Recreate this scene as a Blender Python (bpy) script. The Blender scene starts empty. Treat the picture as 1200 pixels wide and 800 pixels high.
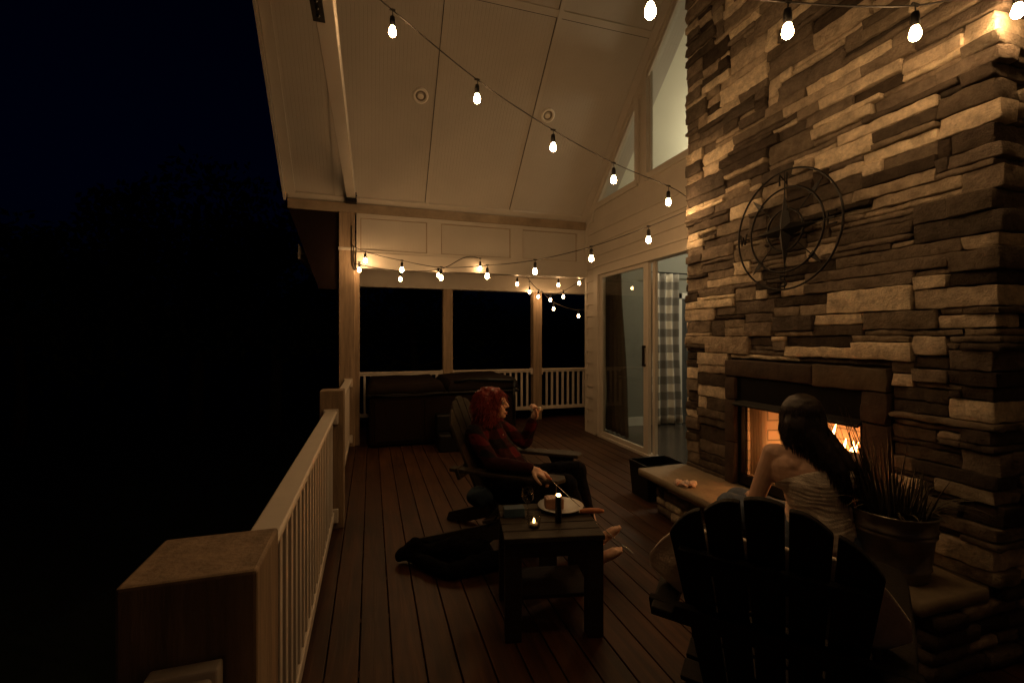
import bpy, bmesh, math, random
from mathutils import Vector, Matrix, noise
R = math.radians
rnd = random.Random(7)
scene = bpy.context.scene
COL = scene.collection

# ---------------------------------------------------------------- materials
def mat(name, color, rough=.6, metal=0, var=.25, scale=6, bump=.15, bscale=None, stretch=(1,1,1), spec=.5, coord='Object', sheen=0):
    m = bpy.data.materials.new(name); m.use_nodes = True
    nt = m.node_tree; N = nt.nodes; L = nt.links; b = N['Principled BSDF']
    b.inputs['Roughness'].default_value = rough; b.inputs['Metallic'].default_value = metal
    b.inputs['Specular IOR Level'].default_value = spec
    if sheen: b.inputs['Sheen Weight'].default_value = sheen
    tc = N.new('ShaderNodeTexCoord'); mp = N.new('ShaderNodeMapping'); mp.inputs['Scale'].default_value = stretch
    L.new(tc.outputs[coord], mp.inputs['Vector'])
    n = N.new('ShaderNodeTexNoise'); n.inputs['Scale'].default_value = scale; n.inputs['Detail'].default_value = 8
    n.inputs['Roughness'].default_value = .65
    L.new(mp.outputs[0], n.inputs['Vector'])
    r = N.new('ShaderNodeValToRGB')
    lo = [c*(1-var) for c in color]; hi = [min(1, c*(1+var)) for c in color]
    r.color_ramp.elements[0].position = .3; r.color_ramp.elements[0].color = (*lo, 1)
    r.color_ramp.elements[1].position = .7; r.color_ramp.elements[1].color = (*hi, 1)
    L.new(n.outputs['Fac'], r.inputs['Fac']); L.new(r.outputs[0], b.inputs['Base Color'])
    if bump:
        n2 = N.new('ShaderNodeTexNoise'); n2.inputs['Scale'].default_value = bscale or scale*5; n2.inputs['Detail'].default_value = 6
        L.new(mp.outputs[0], n2.inputs['Vector'])
        bp = N.new('ShaderNodeBump'); bp.inputs['Strength'].default_value = bump; bp.inputs['Distance'].default_value = .01
        L.new(n2.outputs['Fac'], bp.inputs['Height']); L.new(bp.outputs[0], b.inputs['Normal'])
    return m

def emis(name, color, strength):
    m = bpy.data.materials.new(name); m.use_nodes = True
    nt = m.node_tree; b = nt.nodes['Principled BSDF']
    b.inputs['Base Color'].default_value = (*[min(1, c) for c in color], 1)
    b.inputs['Emission Color'].default_value = (*color, 1); b.inputs['Emission Strength'].default_value = strength
    return m

def glassm(name, tint=(1, 1, 1), refl=1.5, rough=0.0):
    m = bpy.data.materials.new(name); m.use_nodes = True
    nt = m.node_tree; N = nt.nodes; L = nt.links; N.remove(N['Principled BSDF'])
    out = N['Material Output']; t = N.new('ShaderNodeBsdfTransparent'); g = N.new('ShaderNodeBsdfGlossy')
    t.inputs[0].default_value = (*tint, 1); g.inputs['Roughness'].default_value = rough
    lw = N.new('ShaderNodeLayerWeight'); lw.inputs[0].default_value = .5
    pw = N.new('ShaderNodeMath'); pw.operation = 'POWER'; pw.inputs[1].default_value = 5; L.new(lw.outputs['Facing'], pw.inputs[0])
    f = N.new('ShaderNodeMath'); f.operation = 'MULTIPLY_ADD'; f.inputs[1].default_value = .8; f.inputs[2].default_value = .03*refl; L.new(pw.outputs[0], f.inputs[0])
    x = N.new('ShaderNodeMixShader'); L.new(f.outputs[0], x.inputs[0]); L.new(t.outputs[0], x.inputs[1]); L.new(g.outputs[0], x.inputs[2])
    L.new(x.outputs[0], out.inputs[0]); return m

def stone_mat():
    m = bpy.data.materials.new('ledgestone'); m.use_nodes = True
    nt = m.node_tree; N = nt.nodes; L = nt.links; b = N['Principled BSDF']; b.inputs['Roughness'].default_value = .85
    b.inputs['Specular IOR Level'].default_value = .25
    geo = N.new('ShaderNodeNewGeometry'); r = N.new('ShaderNodeValToRGB'); cr = r.color_ramp
    stops = [(0, (.05, .038, .03)), (.1, (.06, .047, .037)), (.22, (.15, .125, .105)), (.38, (.24, .2, .16)), (.5, (.05, .039, .031)),
             (.62, (.39, .33, .26)), (.74, (.54, .47, .38)), (.86, (.7, .62, .49)), (.93, (.1, .083, .07)), (1, (.04, .033, .028))]
    cr.elements[0].position = 0; cr.elements[0].color = (*stops[0][1], 1)
    cr.elements[1].position = 1; cr.elements[1].color = (*stops[-1][1], 1); cr.interpolation = 'CONSTANT' if False else 'LINEAR'
    for p, c in stops[1:-1]:
        e = cr.elements.new(p); e.color = (*c, 1)
    L.new(geo.outputs['Random Per Island'], r.inputs[0])
    tc = N.new('ShaderNodeTexCoord'); mp = N.new('ShaderNodeMapping'); mp.inputs['Scale'].default_value = (1.1, 1.1, 1.3)
    L.new(tc.outputs['Object'], mp.inputs[0])
    n = N.new('ShaderNodeTexNoise'); n.inputs['Scale'].default_value = 11; n.inputs['Detail'].default_value = 12; n.inputs['Roughness'].default_value = .75
    L.new(mp.outputs[0], n.inputs['Vector'])
    r2 = N.new('ShaderNodeValToRGB'); r2.color_ramp.elements[0].position = .3; r2.color_ramp.elements[0].color = (.6, .55, .5, 1)
    r2.color_ramp.elements[1].position = .68; r2.color_ramp.elements[1].color = (1.75, 1.7, 1.6, 1)
    L.new(n.outputs['Fac'], r2.inputs[0])
    mx = N.new('ShaderNodeMix'); mx.data_type = 'RGBA'; mx.blend_type = 'MULTIPLY'; mx.inputs[0].default_value = 1
    L.new(r.outputs[0], mx.inputs[6]); L.new(r2.outputs[0], mx.inputs[7]); L.new(mx.outputs[2], b.inputs['Base Color'])
    n2 = N.new('ShaderNodeTexNoise'); n2.inputs['Scale'].default_value = 30; n2.inputs['Detail'].default_value = 12; n2.inputs['Roughness'].default_value = .72
    L.new(mp.outputs[0], n2.inputs['Vector'])
    bp = N.new('ShaderNodeBump'); bp.inputs['Strength'].default_value = .9; bp.inputs['Distance'].default_value = .03
    L.new(n2.outputs['Fac'], bp.inputs['Height']); L.new(bp.outputs[0], b.inputs['Normal'])
    return m

def check_mat(name, a, b_, c, scale, axes=(0, 2), rough=.9):
    # woven check: two crossing stripe sets, as in buffalo check and plaid cloth
    m = bpy.data.materials.new(name); m.use_nodes = True
    nt = m.node_tree; N = nt.nodes; L = nt.links; b = N['Principled BSDF']; b.inputs['Roughness'].default_value = rough
    b.inputs['Specular IOR Level'].default_value = .2
    tc = N.new('ShaderNodeTexCoord'); sp = N.new('ShaderNodeSeparateXYZ'); L.new(tc.outputs['Object'], sp.inputs[0])
    outs = []
    for ax in axes:
        mu = N.new('ShaderNodeMath'); mu.operation = 'MULTIPLY'; mu.inputs[1].default_value = scale; L.new(sp.outputs[ax], mu.inputs[0])
        fr = N.new('ShaderNodeMath'); fr.operation = 'FRACT'; L.new(mu.outputs[0], fr.inputs[0])
        gt = N.new('ShaderNodeMath'); gt.operation = 'GREATER_THAN'; gt.inputs[1].default_value = .5; L.new(fr.outputs[0], gt.inputs[0])
        outs.append(gt)
    ad = N.new('ShaderNodeMath'); ad.operation = 'ADD'; L.new(outs[0].outputs[0], ad.inputs[0]); L.new(outs[1].outputs[0], ad.inputs[1])
    dv = N.new('ShaderNodeMath'); dv.operation = 'MULTIPLY'; dv.inputs[1].default_value = .5; L.new(ad.outputs[0], dv.inputs[0])
    r = N.new('ShaderNodeValToRGB'); r.color_ramp.interpolation = 'CONSTANT'
    r.color_ramp.elements[0].color = (*a, 1); r.color_ramp.elements[1].position = .4; r.color_ramp.elements[1].color = (*b_, 1)
    e = r.color_ramp.elements.new(.8); e.color = (*c, 1)
    L.new(dv.outputs[0], r.inputs[0]); L.new(r.outputs[0], b.inputs['Base Color'])
    n2 = N.new('ShaderNodeTexNoise'); n2.inputs['Scale'].default_value = 120
    bp = N.new('ShaderNodeBump'); bp.inputs['Strength'].default_value = .3; bp.inputs['Distance'].default_value = .004
    L.new(tc.outputs['Object'], n2.inputs['Vector']); L.new(n2.outputs['Fac'], bp.inputs['Height']); L.new(bp.outputs[0], b.inputs['Normal'])
    return m

def bead_mat(name, color, axis=0, pitch=.04):
    m = mat(name, color, .55, var=.07, scale=1.2, bump=0)
    nt = m.node_tree; N = nt.nodes; L = nt.links; b = N['Principled BSDF']
    tc = N.new('ShaderNodeTexCoord'); sp = N.new('ShaderNodeSeparateXYZ'); L.new(tc.outputs['Object'], sp.inputs[0])
    mu = N.new('ShaderNodeMath'); mu.operation = 'DIVIDE'; mu.inputs[1].default_value = pitch; L.new(sp.outputs[axis], mu.inputs[0])
    fr = N.new('ShaderNodeMath'); fr.operation = 'FRACT'; L.new(mu.outputs[0], fr.inputs[0])
    r = N.new('ShaderNodeValToRGB'); r.color_ramp.elements[0].position = .05; r.color_ramp.elements[1].position = .16
    L.new(fr.outputs[0], r.inputs[0])
    bp = N.new('ShaderNodeBump'); bp.inputs['Strength'].default_value = .35; bp.inputs['Distance'].default_value = .004
    L.new(r.outputs[0], bp.inputs['Height']); L.new(bp.outputs[0], b.inputs['Normal'])
    return m

def meshscreen():
    m = bpy.data.materials.new('wire_mesh_curtain'); m.use_nodes = True
    nt = m.node_tree; N = nt.nodes; L = nt.links; b = N['Principled BSDF']; b.inputs['Base Color'].default_value = (.2, .15, .1, 1); b.inputs['Roughness'].default_value = .5
    tl = N.new('ShaderNodeBsdfTranslucent'); tl.inputs[0].default_value = (.5, .42, .32, 1); tr = N.new('ShaderNodeBsdfTransparent')
    a = N.new('ShaderNodeMixShader'); a.inputs[0].default_value = .5; c = N.new('ShaderNodeMixShader'); c.inputs[0].default_value = .3
    L.new(b.outputs[0], a.inputs[1]); L.new(tl.outputs[0], a.inputs[2]); L.new(a.outputs[0], c.inputs[1]); L.new(tr.outputs[0], c.inputs[2])
    L.new(c.outputs[0], N['Material Output'].inputs[0]); return m

def brick_mat():
    m = bpy.data.materials.new('firebrick'); m.use_nodes = True
    nt = m.node_tree; N = nt.nodes; L = nt.links; b = N['Principled BSDF']; b.inputs['Roughness'].default_value = .9
    tc = N.new('ShaderNodeTexCoord'); sp = N.new('ShaderNodeSeparateXYZ'); cb = N.new('ShaderNodeCombineXYZ')
    ad = N.new('ShaderNodeMath'); ad.operation = 'ADD'
    L.new(tc.outputs['Object'], sp.inputs[0]); L.new(sp.outputs[0], ad.inputs[0]); L.new(sp.outputs[1], ad.inputs[1])
    L.new(ad.outputs[0], cb.inputs[0]); L.new(sp.outputs[2], cb.inputs[1])
    br = N.new('ShaderNodeTexBrick'); br.inputs['Color1'].default_value = (.34, .26, .19, 1); br.inputs['Color2'].default_value = (.2, .15, .11, 1)
    br.inputs['Mortar'].default_value = (.12, .1, .08, 1); br.inputs['Scale'].default_value = 1; br.inputs['Brick Width'].default_value = .2
    br.inputs['Row Height'].default_value = .075; br.inputs['Mortar Size'].default_value = .005
    L.new(cb.outputs[0], br.inputs['Vector']); L.new(br.outputs[0], b.inputs['Base Color'])
    bp = N.new('ShaderNodeBump'); bp.inputs['Strength'].default_value = .6; bp.inputs['Distance'].default_value = .01; bp.invert = True
    L.new(br.outputs['Fac'], bp.inputs['Height']); L.new(bp.outputs[0], b.inputs['Normal'])
    return m

def deck_mat():
    m = bpy.data.materials.new('stained_deck_wood'); m.use_nodes = True
    nt = m.node_tree; N = nt.nodes; L = nt.links; b = N['Principled BSDF']; b.inputs['Roughness'].default_value = .5
    b.inputs['Specular IOR Level'].default_value = .3
    geo = N.new('ShaderNodeNewGeometry'); tc = N.new('ShaderNodeTexCoord')
    mp = N.new('ShaderNodeMapping'); mp.inputs['Scale'].default_value = (14, 1.1, 1)
    L.new(tc.outputs['Object'], mp.inputs[0])
    # shift the grain on each board so that it does not run across
    ad = N.new('ShaderNodeVectorMath'); ad.operation = 'ADD'
    cb = N.new('ShaderNodeCombineXYZ'); mu = N.new('ShaderNodeMath'); mu.operation = 'MULTIPLY'; mu.inputs[1].default_value = 70
    L.new(geo.outputs['Random Per Island'], mu.inputs[0]); L.new(mu.outputs[0], cb.inputs[1])
    L.new(mp.outputs[0], ad.inputs[0]); L.new(cb.outputs[0], ad.inputs[1])
    n = N.new('ShaderNodeTexNoise'); n.inputs['Scale'].default_value = 1.6; n.inputs['Detail'].default_value = 9; n.inputs['Distortion'].default_value = .8
    L.new(ad.outputs[0], n.inputs['Vector'])
    r = N.new('ShaderNodeValToRGB'); r.color_ramp.elements[0].position = .3; r.color_ramp.elements[0].color = (.03, .011, .0045, 1)
    r.color_ramp.elements[1].position = .72; r.color_ramp.elements[1].color = (.088, .035, .0125, 1)
    L.new(n.outputs['Fac'], r.inputs[0])
    # wear and foot traffic stains
    n3 = N.new('ShaderNodeTexNoise'); n3.inputs['Scale'].default_value = 2.3; n3.inputs['Detail'].default_value = 4
    L.new(tc.outputs['Object'], n3.inputs['Vector'])
    r3 = N.new('ShaderNodeValToRGB'); r3.color_ramp.elements[0].position = .3; r3.color_ramp.elements[0].color = (.6, .58, .56, 1)
    r3.color_ramp.elements[1].position = .65; r3.color_ramp.elements[1].color = (1.1, 1.1, 1.1, 1)
    L.new(n3.outputs['Fac'], r3.inputs[0])
    r4 = N.new('ShaderNodeMapRange'); r4.inputs['To Min'].default_value = .72; r4.inputs['To Max'].default_value = 1.2
    L.new(geo.outputs['Random Per Island'], r4.inputs[0])
    m1 = N.new('ShaderNodeMix'); m1.data_type = 'RGBA'; m1.blend_type = 'MULTIPLY'; m1.inputs[0].default_value = 1
    L.new(r.outputs[0], m1.inputs[6]); L.new(r3.outputs[0], m1.inputs[7])
    m2 = N.new('ShaderNodeVectorMath'); m2.operation = 'SCALE'; L.new(m1.outputs[2], m2.inputs[0]); L.new(r4.outputs[0], m2.inputs['Scale'])
    L.new(m2.outputs[0], b.inputs['Base Color'])
    bp = N.new('ShaderNodeBump'); bp.inputs['Strength'].default_value = .35; bp.inputs['Distance'].default_value = .006
    L.new(n.outputs['Fac'], bp.inputs['Height']); L.new(bp.outputs[0], b.inputs['Normal'])
    return m

M = dict(
    cream=mat('cream_painted_wood', (.51, .47, .415), .5, var=.05, scale=3, bump=.05),
    bead_x=bead_mat('cream_beadboard', (.5, .465, .415), 0, .041),
    beam=mat('natural_wood_beam', (.33, .25, .17), .7, var=.3, scale=3, bump=.2, stretch=(1.2, 1.2, 1.2)),
    post=mat('wooden_post', (.3, .215, .14), .7, var=.35, scale=2.5, bump=.25, stretch=(9, 9, .8)),
    newel=mat('weathered_post_wood', (.27, .19, .12), .75, var=.4, scale=2.5, bump=.3, stretch=(7, 7, .9)),
    vinyl=mat('white_rail_vinyl', (.66, .6, .52), .4, var=.05, scale=6, bump=.03),
    siding=mat('painted_siding', (.5, .455, .39), .6, var=.06, scale=4, bump=.08),
    trim=mat('painted_trim', (.52, .475, .41), .45, var=.05, scale=4, bump=.04),
    stone=stone_mat(), deck=deck_mat(),
    mortar=mat('dark_mortar', (.05, .04, .032), .95, var=.3, scale=20),
    slab=mat('hearth_stone', (.24, .19, .125), .75, var=.22, scale=7, bump=.45, bscale=26),
    soldier=mat('surround_stone', (.05, .03, .02), .85, var=.4, scale=9, bump=.6, bscale=30),
    lintel=mat('tan_lintel_stone', (.1, .072, .046), .85, var=.3, scale=8, bump=.7, bscale=30),
    blackmetal=mat('black_metal', (.012, .011, .01), .45, .6, var=.3, scale=20, bump=.05),
    cable=mat('black_rubber_cable', (.02, .017, .014), .6, var=.2, scale=30, bump=0),
    firebrick=brick_mat(),
    screen=meshscreen(),
    chairwood=mat('dark_painted_chair_wood', (.014, .011, .008), .65, spec=.2, var=.35, scale=4, bump=.2, stretch=(8, 8, 1)),
    chairwood2=mat('weathered_chair_wood', (.045, .036, .025), .7, spec=.25, var=.3, scale=4, bump=.2, stretch=(8, 8, 1)),
    tablewood=mat('dark_table_wood', (.036, .027, .018), .6, spec=.2, var=.35, scale=4, bump=.2, stretch=(2, 9, 9)),
    galv=mat('galvanized_steel', (.27, .25, .225), .38, .85, var=.35, scale=9, bump=.08),
    soil=mat('potting_soil', (.03, .022, .016), .95, var=.4, scale=40, bump=.8),
    grass=mat('dry_plant_blades', (.06, .05, .028), .7, var=.5, scale=8, bump=0),
    tubcover=mat('vinyl_tub_cover', (.011, .006, .004), .8, spec=.15, var=.25, scale=5, bump=.25, bscale=14),
    tubside=mat('tub_cabinet_panel', (.012, .0055, .004), .8, spec=.15, var=.25, scale=4, bump=.2, stretch=(8, 8, 1)),
    plastic=mat('black_plastic', (.006, .0056, .0056), .45, spec=.25, var=.2, scale=10, bump=.05),
    skin=mat('skin', (.68, .43, .3), .5, var=.1, scale=25, bump=.08, bscale=160),
    redhair=mat('dyed_red_hair', (.19, .015, .01), .5, var=.6, scale=45, bump=.3, bscale=120),
    darkhair=mat('dark_brown_hair', (.014, .007, .005), .5, var=.5, scale=40, bump=.1, bscale=120),
    denim=mat('blue_denim', (.1, .13, .18), .9, var=.2, scale=60, bump=.3, bscale=300),
    blackcloth=mat('black_trousers_cloth', (.004, .0035, .004), 1, spec=.08, var=.3, scale=20, bump=.3),
    topcloth=mat('cream_knit_cloth', (.82, .73, .6), .9, var=.1, scale=30, bump=.35, bscale=160),
    blanket=mat('cream_fleece', (.8, .69, .55), .95, var=.1, scale=20, bump=.5, bscale=120),
    bluecloth=mat('slate_blue_cloth', (.025, .045, .065), .95, var=.2, scale=20, bump=.4, bscale=120),
    plate=mat('white_ceramic', (.6, .6, .58), .25, var=.05, scale=4, bump=0),
    bluebox=mat('blue_card', (.03, .065, .1), .6, var=.2, scale=20, bump=.05),
    wrap=mat('brown_card_box', (.28, .13, .08), .55, var=.3, scale=30, bump=.1),
    foil=mat('pale_crinkled_wrapper', (.66, .5, .42), .35, var=.25, scale=30, bump=.6, bscale=60),
    steel=mat('polished_steel', (.55, .53, .5), .25, .95, var=.1, scale=20, bump=0),
    handle=mat('orange_wood_handle', (.48, .17, .07), .45, var=.2, scale=12, bump=.05),
    wax=mat('white_wax', (.7, .62, .5), .4, var=.05, scale=5, bump=0),
    log=mat('charred_log', (.05, .035, .025), .95, var=.6, scale=14, bump=.9),
    roomwall=mat('sage_grey_room_paint', (.25, .255, .225), .75, var=.03, scale=3, bump=.03),
    roomceil=mat('pale_room_ceiling', (.8, .8, .7), .8, var=.03, scale=3, bump=.02),
    roomfloor=mat('dark_polished_floor', (.05, .042, .034), .22, var=.3, scale=3, bump=.02, stretch=(1, 10, 1)),
    whitetrim=mat('white_trim_paint', (.7, .69, .64), .5, var=.03, scale=5, bump=.02),
    doorgrey=mat('charcoal_door_paint', (.07, .075, .075), .5, var=.1, scale=5, bump=.03),
    drape=mat('dark_brown_drape', (.1, .08, .06), .9, var=.15, scale=12, bump=.3, bscale=120),
    gingham=check_mat('buffalo_check_cloth', (.72, .66, .56), (.32, .3, .27), (.17, .16, .145), 3.9, (0, 2)),
    flannel=check_mat('red_black_flannel', (.085, .007, .009), (.028, .005, .006), (.007, .005, .006), 8, (0, 2)),
    bark=mat('tree_bark', (.07, .05, .035), .9, var=.4, scale=5, bump=.6, stretch=(4, 4, .6)),
    leaf=mat('tree_leaves', (.05, .075, .03), .8, var=.5, scale=3, bump=0),
    soilground=mat('night_lawn', (.04, .055, .022), .95, var=.4, scale=.6, bump=.5, bscale=4),
    ring=mat('white_lamp_trim', (.85, .8, .72), .45, var=.03, scale=6, bump=0),
    ringshade=mat('grey_recess_shade', (.2, .17, .13), .6, var=.1, scale=6, bump=0),  # grey holds the shade inside the lamp recess
    eye=mat('eye_white', (.3, .27, .24), .3, var=.02, scale=6, bump=0),
    iris=mat('dark_iris', (.03, .02, .015), .2, var=.1, scale=6, bump=0),
    lips=mat('lips', (.4, .14, .11), .4, var=.1, scale=30, bump=0),
    glass=glassm('window_glass', (.97, .97, .94)), darkglass=glassm('screened_glass', (.88, .875, .84)),
    clear=glassm('clear_drinking_glass', (.9, .9, .88), 1.7),
    bulb=emis('glowing_bulb', (1.0, .565, .24), 175), bulbfar=emis('glowing_bulb_far', (1.0, .565, .24), 60),
    candle=emis('candle_flame', (1.0, .55, .2), 14),
    flame=emis('wood_fire_flame', (1.0, .42, .12), 28), ember=emis('glowing_embers', (1.0, .2, .03), 2.5),
    roomlamp=emis('room_lamp_glow', (1.0, .84, .56), 95), farlamp=emis('distant_lamp_glow', (.9, .95, 1), 25),
)

# ---------------------------------------------------------------- helpers
def tag(o, label=None, cat=None, group=None, kind=None):
    if label: o['label'] = label
    if cat: o['category'] = cat
    if group: o['group'] = group
    if kind: o['kind'] = kind
    return o

def empty(name, loc=(0, 0, 0), rz=0, label=None, cat=None, group=None, kind=None):
    o = bpy.data.objects.new(name, None); COL.objects.link(o); o.location = loc; o.rotation_euler[2] = rz
    o.empty_display_size = .1
    return tag(o, label, cat, group, kind)

class MB:
    def __init__(s): s.bm = bmesh.new()
    def box(s, x0, x1, y0, y1, z0, z1, mi=0):
        c = Vector(((x0+x1)/2, (y0+y1)/2, (z0+z1)/2))
        g = bmesh.ops.create_cube(s.bm, size=1, matrix=Matrix.Translation(c) @ Matrix.Diagonal((abs(x1-x0), abs(y1-y0), abs(z1-z0), 1)))
        for v in g['verts']:
            for f in v.link_faces: f.material_index = mi
        return s
    def beam(s, p, q, w, h, up=(0, 0, 1)):
        p = Vector(p); q = Vector(q); d = (q-p); l = d.length; d.normalize(); u = Vector(up)
        sd = d.cross(u)
        if sd.length < 1e-4: sd = d.cross(Vector((1, 0, 0)))
        sd.normalize(); u = sd.cross(d)
        m = Matrix((( *(sd*w)[:], 0), (*(d*l)[:], 0), (*(u*h)[:], 0), (0, 0, 0, 1))).transposed()
        m.translation = (p+q)/2
        bmesh.ops.create_cube(s.bm, size=1, matrix=m); return s
    def prism(s, poly, o, ax, ay, n, t):
        o = Vector(o); ax = Vector(ax); ay = Vector(ay); n = Vector(n)
        a = [s.bm.verts.new(o+ax*x+ay*y) for x, y in poly]; b = [s.bm.verts.new(o+ax*x+ay*y+n*t) for x, y in poly]
        k = len(poly); s.bm.faces.new(a); s.bm.faces.new(b[::-1])
        for i in range(k): s.bm.faces.new((a[i], b[i], b[(i+1) % k], a[(i+1) % k]))
        return s
    def tube(s, pts, r, n=8, cap=True):
        pts = [Vector(p) for p in pts]; k = len(pts); rr = r if isinstance(r, (list, tuple)) else [r]*k
        rings = []; pu = None
        for i, p in enumerate(pts):
            d = (pts[min(i+1, k-1)]-pts[max(i-1, 0)]).normalized()
            if pu is None: pu = Vector((0, 0, 1)) if abs(d.z) < .9 else Vector((1, 0, 0))
            u = (pu-d*pu.dot(d)).normalized(); pu = u; v = d.cross(u)
            rings.append([s.bm.verts.new(p+(u*math.cos(2*math.pi*j/n)+v*math.sin(2*math.pi*j/n))*rr[i]) for j in range(n)])
        for a, b in zip(rings, rings[1:]):
            for j in range(n): s.bm.faces.new((a[j], a[(j+1) % n], b[(j+1) % n], b[j]))
        if cap: s.bm.faces.new(rings[0][::-1]); s.bm.faces.new(rings[-1])
        return s
    def lathe(s, prof, c=(0, 0, 0), n=24, mtx=None, cap=True):
        c = Vector(c); rings = []
        for r, z in prof:
            ring = []
            for j in range(n):
                a = 2*math.pi*j/n; v = Vector((r*math.cos(a), r*math.sin(a), z))
                if mtx is not None: v = mtx @ v
                ring.append(s.bm.verts.new(c+v))
            rings.append(ring)
        for a, b in zip(rings, rings[1:]):
            for j in range(n): s.bm.faces.new((a[j], a[(j+1) % n], b[(j+1) % n], b[j]))
        if cap: s.bm.faces.new(rings[0][::-1]); s.bm.faces.new(rings[-1])
        return s
    def ball(s, c, r, seg=12, rings=8):
        r = Vector(r) if isinstance(r, (tuple, list)) else Vector((r, r, r))
        bmesh.ops.create_uvsphere(s.bm, u_segments=seg, v_segments=rings, radius=1, matrix=Matrix.Translation(Vector(c)) @ Matrix.Diagonal((*r, 1))); return s
    def sheet(s, fn, nu, nv):
        g = [[s.bm.verts.new(Vector(fn(i/nu, j/nv))) for j in range(nv+1)] for i in range(nu+1)]
        for i in range(nu):
            for j in range(nv): s.bm.faces.new((g[i][j], g[i+1][j], g[i+1][j+1], g[i][j+1]))
        return s
    def rough_box(s, x0, x1, y0, y1, z0, z1, cell=.045, r=.009, amp=.006, seed=0., chip=0.):
        c = Vector(((x0+x1)/2, (y0+y1)/2, (z0+z1)/2)); h = Vector(((x1-x0)/2, (y1-y0)/2, (z1-z0)/2))
        r = min(r, .45*min(h)); n = [max(2, min(14, int(2*a/cell)+1)) for a in h]; vs = {}
        off = Vector((seed*7.3, seed*3.1, seed*5.7))
        def V(i, j, k):
            key = (i, j, k)
            if key not in vs:
                def q(t, m, a):
                    if t == 0: return -a
                    if t == m: return a
                    if t == 1 and m > 2: return -a+r*1.1
                    if t == m-1 and m > 2: return a-r*1.1
                    return -a+2*a*t/m
                l = Vector((q(i, n[0], h.x), q(j, n[1], h.y), q(k, n[2], h.z)))
                p = Vector([max(-(h[a]-r), min(h[a]-r, l[a])) for a in range(3)]); d = l-p
                if d.length > 1e-6: l = p+d.normalized()*r
                w = c+l
                l += noise.noise_vector(w*9+off)*amp*(.45 if chip else 1) + noise.noise_vector(w*Vector((22, 22, 45))+off)*amp*.5
                if chip:   # split-face relief pushes the surface in and out, hardly sideways
                    q_ = w*Vector((16, 16, 30))+off; e_ = noise.noise(q_)+.6*noise.noise(q_*2.3)+.35*noise.noise(q_*4.7)
                    l += Vector((p.x and math.copysign(1, p.x) or 0, 0, 0))*0
                    dn = d.normalized() if d.length > 1e-6 else Vector((0, 0, 0)); dn.z *= .25
                    l += dn*e_*chip
                vs[key] = s.bm.verts.new(c+l)
            return vs[key]
        for a in range(3):
            b, e = [t for t in range(3) if t != a]
            for side in (0, n[a]):
                for i in range(n[b]):
                    for j in range(n[e]):
                        def K(u, v):
                            t = [0, 0, 0]; t[a] = side; t[b] = u; t[e] = v; return V(*t)
                        f = (K(i, j), K(i+1, j), K(i+1, j+1), K(i, j+1))
                        flip = (side == 0) ^ (a == 1)
                        s.bm.faces.new(f[::-1] if flip else f)
        return s
    def build(s, name, m, parent=None, smooth=False, bevel=0, rec=True):
        if rec: bmesh.ops.recalc_face_normals(s.bm, faces=s.bm.faces)
        me = bpy.data.meshes.new(name); s.bm.to_mesh(me); s.bm.free()
        for x in (m if isinstance(m, (list, tuple)) else [m]): me.materials.append(x)
        if smooth: me.shade_smooth()
        o = bpy.data.objects.new(name, me); COL.objects.link(o)
        if parent is not None: o.parent = parent
        if bevel:
            b = o.modifiers.new('bevel', 'BEVEL'); b.width = bevel; b.segments = 2; b.limit_method = 'ANGLE'
        return o

def copy_tree(o, parent=None):
    c = o.copy(); COL.objects.link(c)
    if parent is not None: c.parent = parent
    for ch in list(o.children): copy_tree(ch, c)
    return c

def struct(name, mb, m, **k):
    return tag(mb.build(name, m, **k), kind='structure')

# ---------------------------------------------------------------- setting
HY, HX = 6.5, 3.22           # end wall plane, house wall plane
def ceil_z(y): return 3.25+.9*(6.5-y) if y > 2.34 else 3.25+.9*4.16-.9*(2.34-y)

b = MB()
x = -.052-.1415*3
k = 0
while x < 4.6:
    segs = [-1.6, -1.6+rnd.uniform(1.5, 4), 7.86] if k % 3 else [-1.6, 7.86]
    for y0, y1 in zip(segs, segs[1:]): b.box(x+.003, x+.1385, y0+.002, y1-.002, -.03, 0)
    x += .1415; k += 1
struct('deck', b, M['deck'], bevel=.003)
b = MB(); b.box(-.5, -.47, -1.6, 7.9, -.28, -.035); b.box(-.47, 4.6, 7.87, 7.9, -.28, -.035)
for i in range(24): b.box(-.46, 4.58, -1.5+i*.4, -1.46+i*.4, -.2, -.034)
struct('deck_joists', b, M['post'])
b = MB(); b.sheet(lambda u, v: ((u-.5)*700, (v-.5)*700, -3+noise.noise(Vector((u*9, v*9, 3)))*.5-.2), 60, 60)
struct('ground', b, M['soilground'], smooth=True)

# ---------------------------------------------------------------- porch roof
roof = empty('porch_roof', (0, 6.5, 3.25), 0, 'tall gabled porch roof with cream beadboard ceiling above the deck', 'roof')
def rp(mb, name, m, **k):
    o = mb.build(name, m, **k); o.parent = roof; o.matrix_parent_inverse = Matrix.Translation((0, -6.5, -3.25)); return o
rm = 2.34
b = MB()
for y0, y1 in ((6.5, rm), (rm, -1.82)):
    z0, z1 = ceil_z(y0), ceil_z(y1)
    b.prism([(0, 0), (1, 0)] and [(-1.04, 0), (HX+.3, 0), (HX+.3, 1), (-1.04, 1)], (0, y0, z0), (1, 0, 0), (0, y1-y0, z1-z0), (0, 0, 1), .16)
rp(b, 'ceiling', M['bead_x'])
b = MB()
sl = math.hypot(1, .9)
def slope_strip(mb, xa, xb, ya, yb, t=.014):
    mb.prism([(xa, 0), (xb, 0), (xb, 1), (xa, 1)], (0, ya, ceil_z(ya)-.001), (1, 0, 0), (0, yb-ya, ceil_z(yb)-ceil_z(ya)), (0, -.67*t*0, -1), t)
for xx in (.72, 1.945): slope_strip(b, xx, xx+.05, 6.42, 2.4, .02)
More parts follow.
